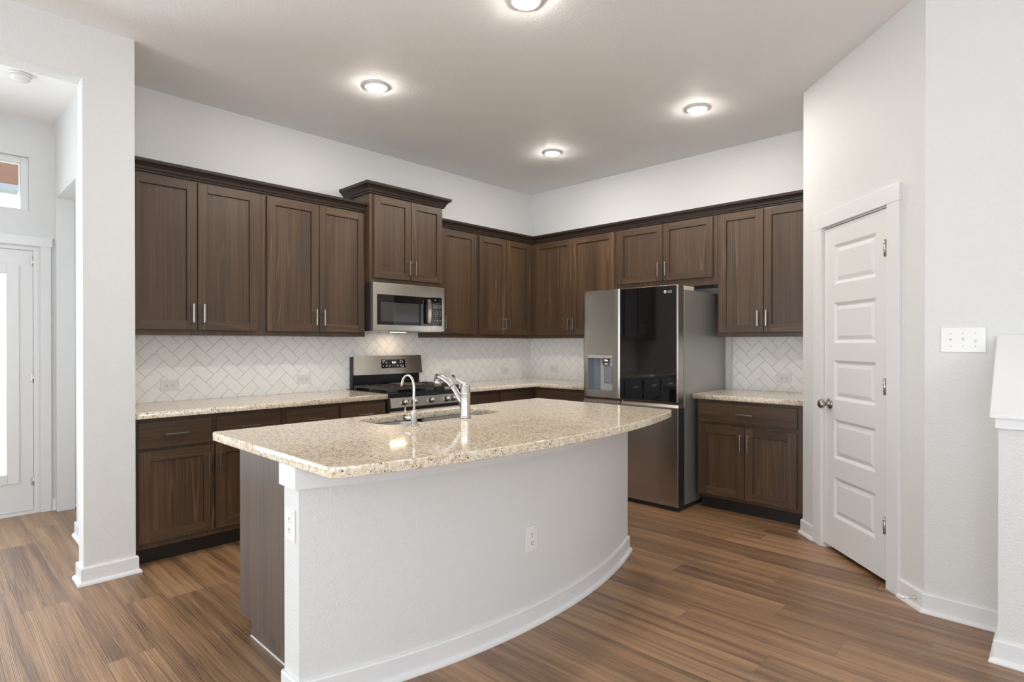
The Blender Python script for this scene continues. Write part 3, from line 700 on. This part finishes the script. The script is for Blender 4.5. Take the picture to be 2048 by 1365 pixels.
# ------------------------------------------------------------------ sockets and switches
def outlet(name, loc, rz, horizontal, label, group='power outlets'):
    t = thing(name, label, 'outlet', loc, rz, group)
    w, h = (0.118, 0.076) if horizontal else (0.076, 0.118)
    b = NB(); box(b, -w / 2, w / 2, -0.0055, 0, -h / 2, h / 2, 0, 0.002); obj('cover_plate', b, M['white_plastic'], t)
    def tr(u, v): return (v, u) if horizontal else (u, v)
    for sgn in (-1, 1):
        b = NB()
        p = tr(0, sgn * 0.0195); q = tr(0.0165, 0.0145)
        box(b, p[0] - q[0], p[0] + q[0], -0.0072, -0.005, p[1] - q[1], p[1] + q[1], 0, 0.0008)
        for (u, v, du, dv) in ((-0.0065, sgn * 0.0195 + 0.004, 0.0013, 0.0045), (0.0065, sgn * 0.0195 + 0.004, 0.0013, 0.0036), (0.0, sgn * 0.0195 - 0.0075, 0.0024, 0.0024)):
            p = tr(u, v); q = tr(du, dv); box(b, p[0] - q[0], p[0] + q[0], -0.0076, -0.0068, p[1] - q[1], p[1] + q[1], 1)
        obj('socket', b, [M['white_plastic'], M['slot']], t)
    b = NB(); p = (0.046, 0.022) if horizontal else (0.024, 0.047); lathe(b, [(0.0, 0.0), (0.0018, 0.0), (0.0018, 0.0008), (0.0, 0.0008)], (p[0], -0.0055, p[1]), '-y', 10)
    obj('indicator', b, M['grey_print'], t)
outlet('outlet', (0.0088, -3.766, 1.022), AR, True, 'white outlet on the tiles nearest the white pillar')
outlet('outlet', (0.0088, -2.787, 1.022), AR, True, 'white outlet on the tiles just left of the range')
outlet('outlet', (0.0088, -1.283, 1.015), AR, True, 'white outlet on the tiles just right of the range')
outlet('outlet', (0.0088, -0.446, 1.010), AR, True, 'white outlet on the tiles near the corner, on the range wall')
outlet('outlet', (0.364, -0.0088, 1.028), 0, True, 'white outlet on the tiles left of the refrigerator')
outlet('outlet', (2.832, -0.0088, 1.026), 0, True, 'white outlet on the tiles right of the refrigerator')
kx = [p for p in karc if abs(p[1] + 2.99) < 0.04][0][0]
outlet('outlet', (2.7045, -3.000, 0.405), AR, False, 'white outlet low on the curved front of the island')
outlet('outlet', (2.442, -4.0302, 0.648), 0, False, 'white outlet on the narrow white end of the island')

t = thing('light_switch', 'white triple switch plate on the right wall above the stair rail', 'light switch', (4.152, -1.5632, 1.333))
b = NB(); box(b, -0.084, 0.084, -0.006, 0, -0.059, 0.059, 0, 0.0025); obj('cover_plate', b, M['white_plastic'], t)
for i, s in enumerate((-1, 0, 1)):
    b = NB(); box(b, s * 0.046 - 0.005, s * 0.046 + 0.005, -0.0068, -0.0055, -0.012, 0.012)
    up = 1 if i < 2 else -1
    quad(b, [(s * .046 - .0035, -.0068, up * .010), (s * .046 + .0035, -.0068, up * .010), (s * .046 + .0035, -.017, up * .008), (s * .046 - .0035, -.017, up * .008)])
    tube(b, [(s * .046, -.006, 0), (s * .046, -.016, up * 0.007)], 0.0035, 8)
    obj('toggle', b, M['white_plastic'], t)
for s in (-1, 0, 1):
    for zz in (-0.030, 0.030):
        b = NB(); lathe(b, [(0.0, 0.0), (0.0024, 0.0), (0.0020, 0.0010), (0.0, 0.0012)], (s * 0.046, -0.006, zz), '-y', 10); obj('screw', b, M['nickel'], t)

# ------------------------------------------------------------------ microwave
t = thing('microwave', 'stainless over-the-range microwave with black glass door under the raised cabinet', 'microwave', (0, -2.410, 0), AR)
MZ0, MZ1 = 1.425, 1.819; MF = -0.44
b = NB(); box(b, 0.006, 0.748, -0.40, -0.010, MZ0 + 0.004, MZ1, 0, 0.002); obj('body', b, M['black_plastic'], t)
b = NB()   # door: stainless frame round a dark window
wx0, wx1, wz0, wz1 = 0.040, 0.596, 1.471, 1.722
for x0, x1, za, zb in ((0.002, wx0, MZ0, MZ1), (wx0, 0.600, wz1, MZ1), (wx0, 0.600, MZ0, wz0)): box(b, x0, x1, MF, -0.402, za, zb, 0, 0.0015)
dr = obj('door', b, M['steel'], t)
b = NB(); box(b, wx0, 0.600, MF + 0.004, -0.405, wz0, wz1); obj('door_glass', b, M['black_glass'], dr)
b = NB(); box(b, 0.078, 0.470, MF + 0.0030, MF + 0.0045, 1.499, 1.660); obj('window_screen', b, M['window_tint'], dr)
b = NB()
hp = [(0.552, MF - 0.002, 1.488), (0.552, MF - 0.030, 1.494), (0.552, MF - 0.036, 1.54), (0.552, MF - 0.038, 1.597), (0.552, MF - 0.036, 1.655), (0.552, MF - 0.030, 1.700), (0.552, MF - 0.002, 1.706)]
for i in range(len(hp) - 1):
    p, q = hp[i], hp[i + 1]
for i, (p, q) in enumerate(zip(hp, hp[1:])):
    A4 = [(0.538, p[1], p[2]), (0.572, p[1], p[2]), (0.572, q[1], q[2]), (0.538, q[1], q[2])]
    ins = 0.012; d = (0, ins, 0)
    B4 = [(x, min(y + ins, MF), zz) for x, y, zz in A4]
    quad(b, A4); quad(b, B4[::-1])
    quad(b, [A4[0], A4[3], B4[3], B4[0]]); quad(b, [A4[1], B4[1], B4[2], A4[2]])
bmesh.ops.remove_doubles(b, verts=b.verts, dist=0.0001)
mh = obj('handle', b, M['steel'], dr); smooth_by_angle(mh, 50)
b = NB(); bmesh.ops.create_circle(b, cap_ends=False, radius=0.016, segments=24)
b.free(); b = NB()
lx, lz, ly = 0.381, 1.768, MF
lathe(b, [(0.0150, 0.0), (0.0165, 0.0006), (0.0180, 0.0)], (lx, ly, lz), '-y', 28, caps=False)
for k in range(4):
    a = R(45 + 90 * k); tube(b, [(lx + 0.0115 * math.cos(a + s), ly - 0.0004, lz + 0.0115 * math.sin(a + s)) for s in (-0.55, -0.25, 0.05, 0.35)], 0.0008, 6)
text_mesh(b, 'GE', 0.0155, (lx, ly - 0.0003, lz))
obj('badge', b, M['grey_print'], dr)
b = NB(); 
for x0, x1, za, zb in ((0.6015, 0.749, 1.727, MZ1), (0.6015, 0.749, MZ0, 1.474), (0.722, 0.749, 1.474, 1.727)): box(b, x0, x1, MF, -0.402, za, zb, 0, 0.0015)
cp = obj('control_panel', b, M['steel'], t)
b = NB(); box(b, 0.6015, 0.722, MF + 0.002, -0.404, 1.474, 1.727); KX = lambda f: 0.622 + 0.090 * f
for r, row in enumerate((('1', '2', '3'), ('4', '5', '6'), ('7', '8', '9'), ('0', '0', ':'))):
    for k, ch in enumerate(row[:3] if r < 3 else ('-', '0', '+')): text_mesh(b, ch, 0.012, (KX(0.10 + 0.24 * k), MF + 0.0016, 1.606 - 0.0155 * r), mi=1)
    box(b, KX(0.82), KX(0.98), MF + 0.0012, MF + 0.0019, 1.605 - 0.0155 * r, 1.6075 - 0.0155 * r, 1)
for r in range(2):
    for k in range(3): box(b, KX(0.05 + 0.36 * k), KX(0.27 + 0.36 * k), MF + 0.0012, MF + 0.0019, 1.651 - 0.016 * r, 1.6535 - 0.016 * r, 1)
for k in range(3): box(b, KX(0.08 + 0.36 * k), KX(0.24 + 0.36 * k), MF + 0.0012, MF + 0.0019, 1.519, 1.524, 1)
box(b, KX(0.2), KX(0.30), MF + 0.0012, MF + 0.0019, 1.700, 1.706, 1)
obj('keypad', b, [M['black_glass'], M['white_print']], cp)
b = NB(); box(b, 0.02, 0.735, -0.425, -0.05, MZ0 - 0.008, MZ0 + 0.004, 0, 0.003); us = obj('underside', b, M['steel'], t)
b = NB(); box(b, 0.22, 0.50, -0.40, -0.30, MZ0 - 0.011, MZ0 - 0.006); obj('grease_filter', b, M['black_plastic'], us)
b = NB(); box(b, 0.35, 0.49, -0.215, -0.165, MZ0 - 0.0105, MZ0 - 0.0075); obj('lamp_lens', b, plain('cooktop_lamp', (1, .9, .75), .5, emit=(1.0, 0.72, 0.42), estr=5), us)
al = area_light('cooktop_lamp_light', (0.19, -1.99, MZ0 - 0.013), (0, 0, 0), 0.06, 0.16, 0.6, (1.0, 0.74, 0.48))

# ------------------------------------------------------------------ range
t = thing('range', 'stainless gas range with black cooktop, five knobs and digital backguard', 'range', (0, -2.402, 0), AR)
RW = 0.766
b = NB(); box(b, 0.002, RW - 0.002, -0.640, -0.02, 0.03, 0.905); box(b, 0.03, RW - 0.03, -0.60, -0.05, 0.0, 0.03); obj('body', b, M['black_plastic'], t)
b = NB(); box(b, 0.0, RW, -0.668, -0.015, 0.905, 0.918, 0, 0.003)
box(b, 0.0, RW, -0.672, -0.640, 0.884, 0.906); ck = obj('cooktop', b, M['black'], t)
def grate(x0, x1):
    b = NB(); y0, y1 = -0.625, -0.115; z = 0.952; w = 0.0075
    for y in (y0, y1): box(b, x0, x1, y - w, y + w, z - 0.014, z, 0, 0.002)
    for x in (x0 + w, x1 - w): box(b, x - w, x + w, y0, y1, z - 0.014, z, 0, 0.002)
    n = 8
    for k in range(1, n):
        y = y0 + (y1 - y0) * k / n
        box(b, x0, x0 + (x1 - x0) * (0.36 if k % 2 else 0.28), y - w * .8, y + w * .8, z - 0.010, z + 0.006, 0, 0.002)
        box(b, x1 - (x1 - x0) * (0.36 if k % 2 else 0.28), x1, y - w * .8, y + w * .8, z - 0.010, z + 0.006, 0, 0.002)
    xm = (x0 + x1) / 2
    box(b, xm - w, xm + w, y0, y1, z - 0.010, z + 0.004, 0, 0.002)
    for x in (x0 + w, x1 - w):
        for y in (y0, y1, (y0 + y1) / 2): box(b, x - w, x + w, y - w, y + w, 0.917, z - 0.01)
    obj('grate', b, M['cast_iron'], ck)
grate(0.018, 0.258); grate(0.263, 0.503); grate(0.508, 0.748)
for x in (0.138, 0.628):
    for y in (-0.50, -0.24):
        b = NB(); lathe(b, [(0.0, 0.018), (0.035, 0.018), (0.038, 0.013), (0.038, 0.009), (0.05, 0.008), (0.05, 0.0)], (x, y, 0.9175)); obj('burner', b, M['cast_iron'], ck)
b = NB(); box(b, 0.300, 0.466, -0.53, -0.21, 0.9585, 0.966, 0, 0.003); obj('griddle', b, plain('griddle_grey', (0.14, 0.10, 0.075), 0.35, 0.4), ck)
# slanted control panel
b = NB()
prof = [(-0.640, 0.800), (-0.682, 0.800), (-0.690, 0.806), (-0.674, 0.880), (-0.668, 0.884), (-0.640, 0.884)]
va = [b.verts.new((0.0, y, z)) for y, z in prof]; vb = [b.verts.new((RW, y, z)) for y, z in prof]
for k in range(len(prof)): b.faces.new((va[k], va[(k + 1) % 6], vb[(k + 1) % 6], vb[k]))
b.faces.new(va); b.faces.new(vb[::-1])
pn = obj('control_panel', b, M['steel'], t)
for x in (0.133, 0.228, 0.403, 0.572, 0.640):
    b = NB(); lathe(b, [(0.0, 0.0), (0.025, 0.0), (0.025, 0.004), (0.022, 0.005)], (0, 0, 0), '-y', 24)
    lathe(b, [(0.0225, 0.005), (0.0225, 0.030), (0.020, 0.038), (0.0, 0.039)], (0, 0, 0), '-y', 24, 1); box(b, -0.0045, 0.0045, -0.047, -0.03, -0.020, 0.020, 1, 0.001)
    k = obj('knob', b, [M['black_plastic'], M['nickel']], pn); k.location = (x, -0.6825, 0.842); k.rotation_euler = (R(-12), 0, 0)
b = NB(); box(b, 0.004, RW - 0.004, -0.668, -0.641, 0.215, 0.775, 0, 0.003); od = obj('oven_door', b, M['steel'], t)
b = NB(); box(b, 0.12, RW - 0.12, -0.6705, -0.666, 0.33, 0.62); obj('oven_window', b, M['black_glass'], od)
b = NB(); tube(b, [(0.05, -0.70, 0.735), (RW - 0.05, -0.70, 0.735)], 0.012, 14)
for x in (0.08, RW - 0.08): box(b, x - 0.01, x + 0.01, -0.70, -0.667, 0.727, 0.743)
obj('handle', b, M['chrome'], od)
b = NB(); box(b, 0.004, RW - 0.004, -0.664, -0.641, 0.04, 0.205, 0, 0.003); obj('storage_drawer', b, M['steel'], t)
b = NB(); box(b, 0.030, RW - 0.022, -0.060, -0.012, 0.918, 1.198, 0, 0.003); bgd = obj('backguard', b, M['black'], t)
b = NB()  # bowed stainless panel leaning back
n = 14; S0 = []; S1 = []
for k in range(n + 1):
    f = k / n; x = 0.036 + (RW - 0.052) * f; bow = 0.014 * (1 - (2 * f - 1) ** 2)
    S0.append((x, -0.100 - bow, 1.040)); S1.append((x, -0.076 - bow * 0.7, 1.206))
for k in range(n):
    f = quad(b, [S0[k], S0[k + 1], S1[k + 1], S1[k]])
    quad(b, [S1[k], S1[k + 1], (S1[k + 1][0], -0.052, 1.206), (S1[k][0], -0.052, 1.206)]); quad(b, [S0[k], (S0[k][0], -0.052, 1.040), (S0[k + 1][0], -0.052, 1.040), S0[k + 1]])
quad(b, [S0[0], S1[0], (S1[0][0], -0.052, 1.206), (S0[0][0], -0.052, 1.040)]); quad(b, [S0[-1], (S0[-1][0], -0.052, 1.040), (S1[-1][0], -0.052, 1.206), S1[-1]])
bmesh.ops.remove_doubles(b, verts=b.verts, dist=0.0001)
bp = obj('backguard_panel', b, M['steel'], bgd); smooth_by_angle(bp)
tz = Vector((0, 0.0275, 0.166)).normalized()      # panel's up direction
pc = lambda x, z: Vector((x, -0.1126 + (z - 1.040) * 0.0275 / 0.166 - 0.0022, z))
b = NB(); b4 = [pc(0.297, 1.093), pc(0.556, 1.093), pc(0.552, 1.170), pc(0.297, 1.170)]
bk = [p + Vector((0, 0.012, 0)) for p in b4]
quad(b, b4); 
for k in range(4): quad(b, [b4[k], bk[k], bk[(k + 1) % 4], b4[(k + 1) % 4]])
o4 = Vector((0, -0.0012, 0))
def mark(x, z, w, h):
    p = [pc(x - w, z - h) + o4, pc(x + w, z - h) + o4, pc(x + w, z + h) + o4, pc(x - w, z + h) + o4]; quad(b, p, 1)
for x, z, w, h in ((0.322, 1.158, 0.018, 0.003), (0.316, 1.141, 0.006, 0.003), (0.347, 1.141, 0.006, 0.003), (0.316, 1.114, 0.004, 0.004), (0.350, 1.114, 0.006, 0.004), (0.383, 1.113, 0.006, 0.004), (0.412, 1.113, 0.003, 0.002), (0.436, 1.113, 0.003, 0.002), (0.468, 1.113, 0.006, 0.005),
                   (0.513, 1.159, 0.014, 0.002), (0.500, 1.143, 0.006, 0.004), (0.526, 1.143, 0.006, 0.004), (0.503, 1.115, 0.006, 0.004), (0.530, 1.115, 0.006, 0.004), (0.518, 1.101, 0.016, 0.002)): mark(x, z, w, h)
dp = obj('display', b, [M['black_glass'], M['white_print']], bp)
b = NB(); text_mesh(b, '8:51', 0.026, pc(0.432, 1.143) + o4, (1, 0, 0), tz); obj('clock_digits', b, M['digits'], dp)

# ------------------------------------------------------------------ refrigerator
t = thing('refrigerator', 'tall stainless refrigerator with black glass right door and water dispenser', 'refrigerator', (0, 0, 0))
FX0, FX1, FYF, FYB = 1.430, 2.343, -0.895, -0.805
b = NB(); box(b, FX0 + 0.004, FX1 - 0.002, -0.790, -0.05, 0.035, 1.742, 0, 0.004); obj('case', b, M['fridge_side'], t)
b = NB(); box(b, FX0 + 0.01, FX1 - 0.01, -0.86, -0.08, 0.0, 0.036); box(b, FX0 + 0.02, FX1 - 0.006, -0.806, -0.79, 0.03, 1.74); obj('base_grille', b, M['black_plastic'], t)
def door_box(b, x0, x1, z0, z1, mi=0): box(b, x0, x1, FYF, FYB, z0, z1, mi, 0.004)
# left door with the dispenser opening
DX0, DX1, DZ0, DZ1 = 1.484, 1.746, 0.905, 1.214
b = NB()
XL, XR, ZB, ZT = FX0, 1.8125, 0.852, 1.774
n = 8
def fy(x):   # slight bow of the door skin
    f = (x - XL) / (XR - XL); return FYF - 0.004 * (1 - (2 * f - 1) ** 4) + 0.004
xs = [XL, XL + 0.006, XL + 0.02, DX0, 1.55, 1.615, 1.68, DX1, XR - 0.02, XR - 0.006, XR]
ed = {0: 0.012, 1: 0.004, len(xs) - 1: 0.008, len(xs) - 2: 0.002}
ys = [FYF + ed.get(i, 0.0) - 0.002 for i in range(len(xs))]
for i in range(len(xs) - 1):
    xa, xb, yA, yB = xs[i], xs[i + 1], ys[i], ys[i + 1]
    spans = [(ZB, DZ0), (DZ1, ZT)] if DX0 <= xa and xb <= DX1 else [(ZB, ZT)]
    for za, zb in spans:
        f = quad(b, [(xa, yA, za), (xb, yB, za), (xb, yB, zb), (xa, yA, zb)]); f.smooth = True
    quad(b, [(xa, yA, ZT), (xb, yB, ZT), (xb, FYB, ZT), (xa, FYB, ZT)]); quad(b, [(xa, yA, ZB), (xa, FYB, ZB), (xb, FYB, ZB), (xb, yB, ZB)])
quad(b, [(XL, ys[0], ZB), (XL, ys[0], ZT), (XL, FYB, ZT), (XL, FYB, ZB)]); quad(b, [(XR, ys[-1], ZB), (XR, FYB, ZB), (XR, FYB, ZT), (XR, ys[-1], ZT)])
quad(b, [(XL, FYB, ZB), (XL, FYB, ZT), (XR, FYB, ZT), (XR, FYB, ZB)])
bmesh.ops.remove_doubles(b, verts=b.verts, dist=0.00005)
ld = obj('door', b, M['fridge_steel'], t); smooth_by_angle(ld, 60)
yd = FYF + 0.086
b = NB()
quad(b, [(DX0, yd, DZ0), (DX1, yd, DZ0), (DX1, yd, DZ1), (DX0, yd, DZ1)])
yo = FYF - 0.003
quad(b, [(DX0, yo, DZ0), (DX0, yo, DZ1), (DX0, yd, DZ1), (DX0, yd, DZ0)]); quad(b, [(DX1, yo, DZ0), (DX1, yd, DZ0), (DX1, yd, DZ1), (DX1, yo, DZ1)])
quad(b, [(DX0, yo, DZ0), (DX0, yd, DZ0), (DX1, yd, DZ0), (DX1, yo, DZ0)]); quad(b, [(DX0, yo, DZ1), (DX1, yo, DZ1), (DX1, yd, DZ1), (DX0, yd, DZ1)])
for x0, x1, za, zb in ((DX0, DX0 + 0.004, DZ0, DZ1), (DX1 - 0.004, DX1, DZ0, DZ1), (DX0, DX1, DZ0, DZ0 + 0.008)): box(b, x0, x1, yo - 0.001, yo + 0.006, za, zb)
disp = obj('water_dispenser', b, M['disp_dark'], ld)
b = NB(); box(b, DX0, DX1, yo - 0.001, yo + 0.04, 1.188, DZ1, 0, 0.001); obj('dispenser_header', b, M['disp_grey'], disp)
b = NB(); box(b, 1.590, DX1 - 0.004, FYF + 0.038, yd, DZ0 + 0.002, 1.188, 0, 0.004); obj('dispenser_column', b, M['disp_grey'], disp)
b = NB(); tube(b, [(1.655, FYF + 0.035, 1.188), (1.655, FYF + 0.035, 1.148)], 0.036, 24); tube(b, [(1.655, FYF + 0.035, 1.148), (1.655, FYF + 0.035, 1.128)], 0.032, 24); obj('nozzle', b, M['nickel'], disp)
b = NB(); box(b, 1.632, 1.712, FYF + 0.028, FYF + 0.036, 0.975, 1.122, 0, 0.003); obj('paddle', b, M['disp_dark'], disp)
# right door: black glass in a steel frame
b = NB(); door_box(b, 1.8185, FX1, 0.852, 1.774); rd = obj('door', b, M['fridge_steel'], t)
b = NB(); box(b, 1.8205, 2.328, FYF - 0.003, FYF + 0.004, 0.856, 1.771, 0, 0.001); gp = obj('glass_panel', b, M['black_glass'], rd)
b = NB(); gy = FYF - 0.0034
lathe(b, [(0.0, 0.0), (0.0125, 0.0), (0.0125, 0.0004), (0.0, 0.0004)], (2.233, gy, 1.722), '-y', 28)
text_mesh(b, 'LG', 0.030, (2.274, gy, 1.722), depth=0.0003)
lg = obj('logo', b, M['white_print'], gp)
b = NB(); gz = gy - 0.0006
tube(b, [(2.231, gz, 1.728), (2.231, gz, 1.717), (2.235, gz, 1.717)], 0.0007, 6); tube(b, [(2.233 + 0.009 * math.cos(R(a)), gz, 1.722 + 0.009 * math.sin(R(a))) for a in range(90, 361, 30)] + [(2.237, gz, 1.722)], 0.0007, 6)
lathe(b, [(0.0, 0.0), (0.0014, 0.0), (0.0, 0.0006)], (2.2285, gz, 1.7255), '-y', 10)
obj('logo_lines', b, M['grey_print'], lg)
for x0, x1 in ((FX0, 1.8125), (1.8185, FX1)):
    b = NB(); box(b, x0, x1, FYF + 0.002, FYB, 0.036, 0.812, 0, 0.004)
    va = [(FYF + 0.004, 0.810), (FYF + 0.026, 0.846), (FYB, 0.846), (FYB, 0.810)]
    p0 = [b.verts.new((x0 + 0.002, y, z)) for y, z in va]; p1 = [b.verts.new((x1 - 0.002, y, z)) for y, z in va]
    for k in range(4): b.faces.new((p0[k], p0[(k + 1) % 4], p1[(k + 1) % 4], p1[k]))
    b.faces.new(p0); b.faces.new(p1[::-1])
    lo = obj('lower_door', b, M['fridge_steel'], t)
    if x1 == FX1:
        b = NB(); box(b, FX1 - 0.002, FX1 + 0.0006, FYF + 0.012, FYB + 0.012, 0.040, 0.806); obj('side_trim', b, M['black_plastic'], lo)
b = NB(); box(b, 2.255, 2.330, -0.795, -0.60, 1.742, 1.776, 0, 0.004); obj('hinge_cover', b, plain('beige_plastic', (0.62, 0.55, 0.46), 0.5), t)

# ------------------------------------------------------------------ ceiling lights, smoke detector
for (x, y), lab in (((1.153, -2.835), 'round recessed ceiling light nearest the white pillar, over the worktop left of the range'), ((1.153, -0.985), 'round recessed ceiling light nearest the far corner of the kitchen'),
                    ((2.547, -0.991), 'round recessed ceiling light in front of the refrigerator'), ((2.534, -2.849), 'round recessed ceiling light above the island, cut by the top of the picture')):
    l = thing('ceiling_light', lab, 'ceiling light', (x, y, CH), 0, 'recessed ceiling lights')
    b = NB(); lathe(b, [(0.060, -0.014), (0.066, -0.014), (0.092, -0.005), (0.096, -0.001), (0.060, -0.001), (0.060, -0.014)], (0, 0, 0), 'z', 36, caps=False); obj('trim_ring', b, M['trim'], l)
    b = NB(); lathe(b, [(0.0, -0.0215), (0.048, -0.021), (0.057, -0.0185), (0.0595, -0.010), (0.0, -0.010)], (0, 0, 0), 'z', 36); obj('lens', b, M['lens'], l)
l = thing('smoke_detector', 'round white smoke detector on the ceiling beyond the opening at left', 'smoke detector', (-0.345, -4.520, CH))
b = NB(); lathe(b, [(0.0, -0.002), (0.060, -0.002), (0.060, -0.010), (0.056, -0.014)], (0, 0, 0), 'z', 32); obj('mount', b, M['white_plastic'], l)
b = NB(); lathe(b, [(0.053, -0.014), (0.053, -0.030), (0.044, -0.040), (0.020, -0.046), (0.0, -0.046)], (0, 0, 0), 'z', 32); obj('cover', b, M['white_plastic'], l)

# ------------------------------------------------------------------ door stop
dsx = pp(1.118)
t = thing('door_stop', 'thin metal door stop sticking out of the baseboard by the pantry door', 'door stop', (dsx[0], dsx[1], 0.050), PR)
b = NB(); lathe(b, [(0.0, 0.0135), (0.011, 0.0135), (0.009, 0.018), (0.005, 0.024), (0.0040, 0.085)], (0, 0, 0), '-y', 14); obj('rod', b, M['nickel'], t)
b = NB(); lathe(b, [(0.0, 0.085), (0.0052, 0.085), (0.0052, 0.095), (0.0, 0.096)], (0, 0, 0), '-y', 12); obj('tip', b, M['rubber'], t)

# ------------------------------------------------------------------ stair half wall at the right edge
t = thing('half_wall', 'white half wall with a steep sloping cap at the right edge', 'half wall', (4.36, -1.893, 0))
HX0, HX1, HYF, HYB = 4.300, 4.420, -1.893, -1.5645
def hobj(name, b, m): o = obj(name, b, m, t); o.location = (-4.36, 1.893, 0); return o
b = NB()
slope = (1.300 - 0.995) / (HYB - HYF)
pr = [(HYF, 0.0), (HYF, 0.99), (HYB, 0.99 + slope * (HYB - HYF)), (HYB, 0.0)]
va = [b.verts.new((HX0, y, z)) for y, z in pr]; vb = [b.verts.new((HX1, y, z)) for y, z in pr]
for k in range(4): b.faces.new((va[k], va[(k + 1) % 4], vb[(k + 1) % 4], vb[k]))
b.faces.new(va); b.faces.new(vb[::-1]); hobj('wall_body', b, M['wall'])
b = NB()
pr = [(HYF - 0.030, 1.008), (HYF - 0.030, 1.024), (HYB, 1.024 + slope * (HYB - HYF + 0.030)), (HYB, 0.996 + slope * (HYB - HYF + 0.030))]
va = [b.verts.new((HX0 - 0.026, y, z)) for y, z in pr]; vb = [b.verts.new((HX1 + 0.026, y, z)) for y, z in pr]
for k in range(4): b.faces.new((va[k], va[(k + 1) % 4], vb[(k + 1) % 4], vb[k]))
b.faces.new(va); b.faces.new(vb[::-1]); bmesh.ops.bevel(b, geom=b.edges[:], offset=0.003, segments=2, affect='EDGES'); hobj('cap', b, M['trim'])
b = NB(); box(b, HX0 - 0.010, HX1 + 0.010, HYF - 0.014, HYF - 0.0005, 0.966, 1.012, 0, 0.002)
pr = [(HYF, 0.966), (HYF, 1.012), (HYB, 1.000 + slope * (HYB - HYF + 0.02)), (HYB, 0.956 + slope * (HYB - HYF + 0.02))]
for xa, xb in ((HX0 - 0.010, HX0 - 0.0005),):
    va = [b.verts.new((xa, y, z)) for y, z in pr]; vb = [b.verts.new((xb, y, z)) for y, z in pr]
    for k in range(4): b.faces.new((va[k], va[(k + 1) % 4], vb[(k + 1) % 4], vb[k]))
    b.faces.new(va); b.faces.new(vb[::-1])
hobj('apron_trim', b, M['trim'])
b = NB(); sweep(b, [(HX0, -1.592), (HX0, HYF), (HX1, HYF), (HX1, -1.60)], BP, 1); hobj('baseboard', b, M['trim'])

for o in list(bpy.data.objects):
    if o.name == 'lettering' or o.name == 'outline': bpy.data.objects.remove(o)
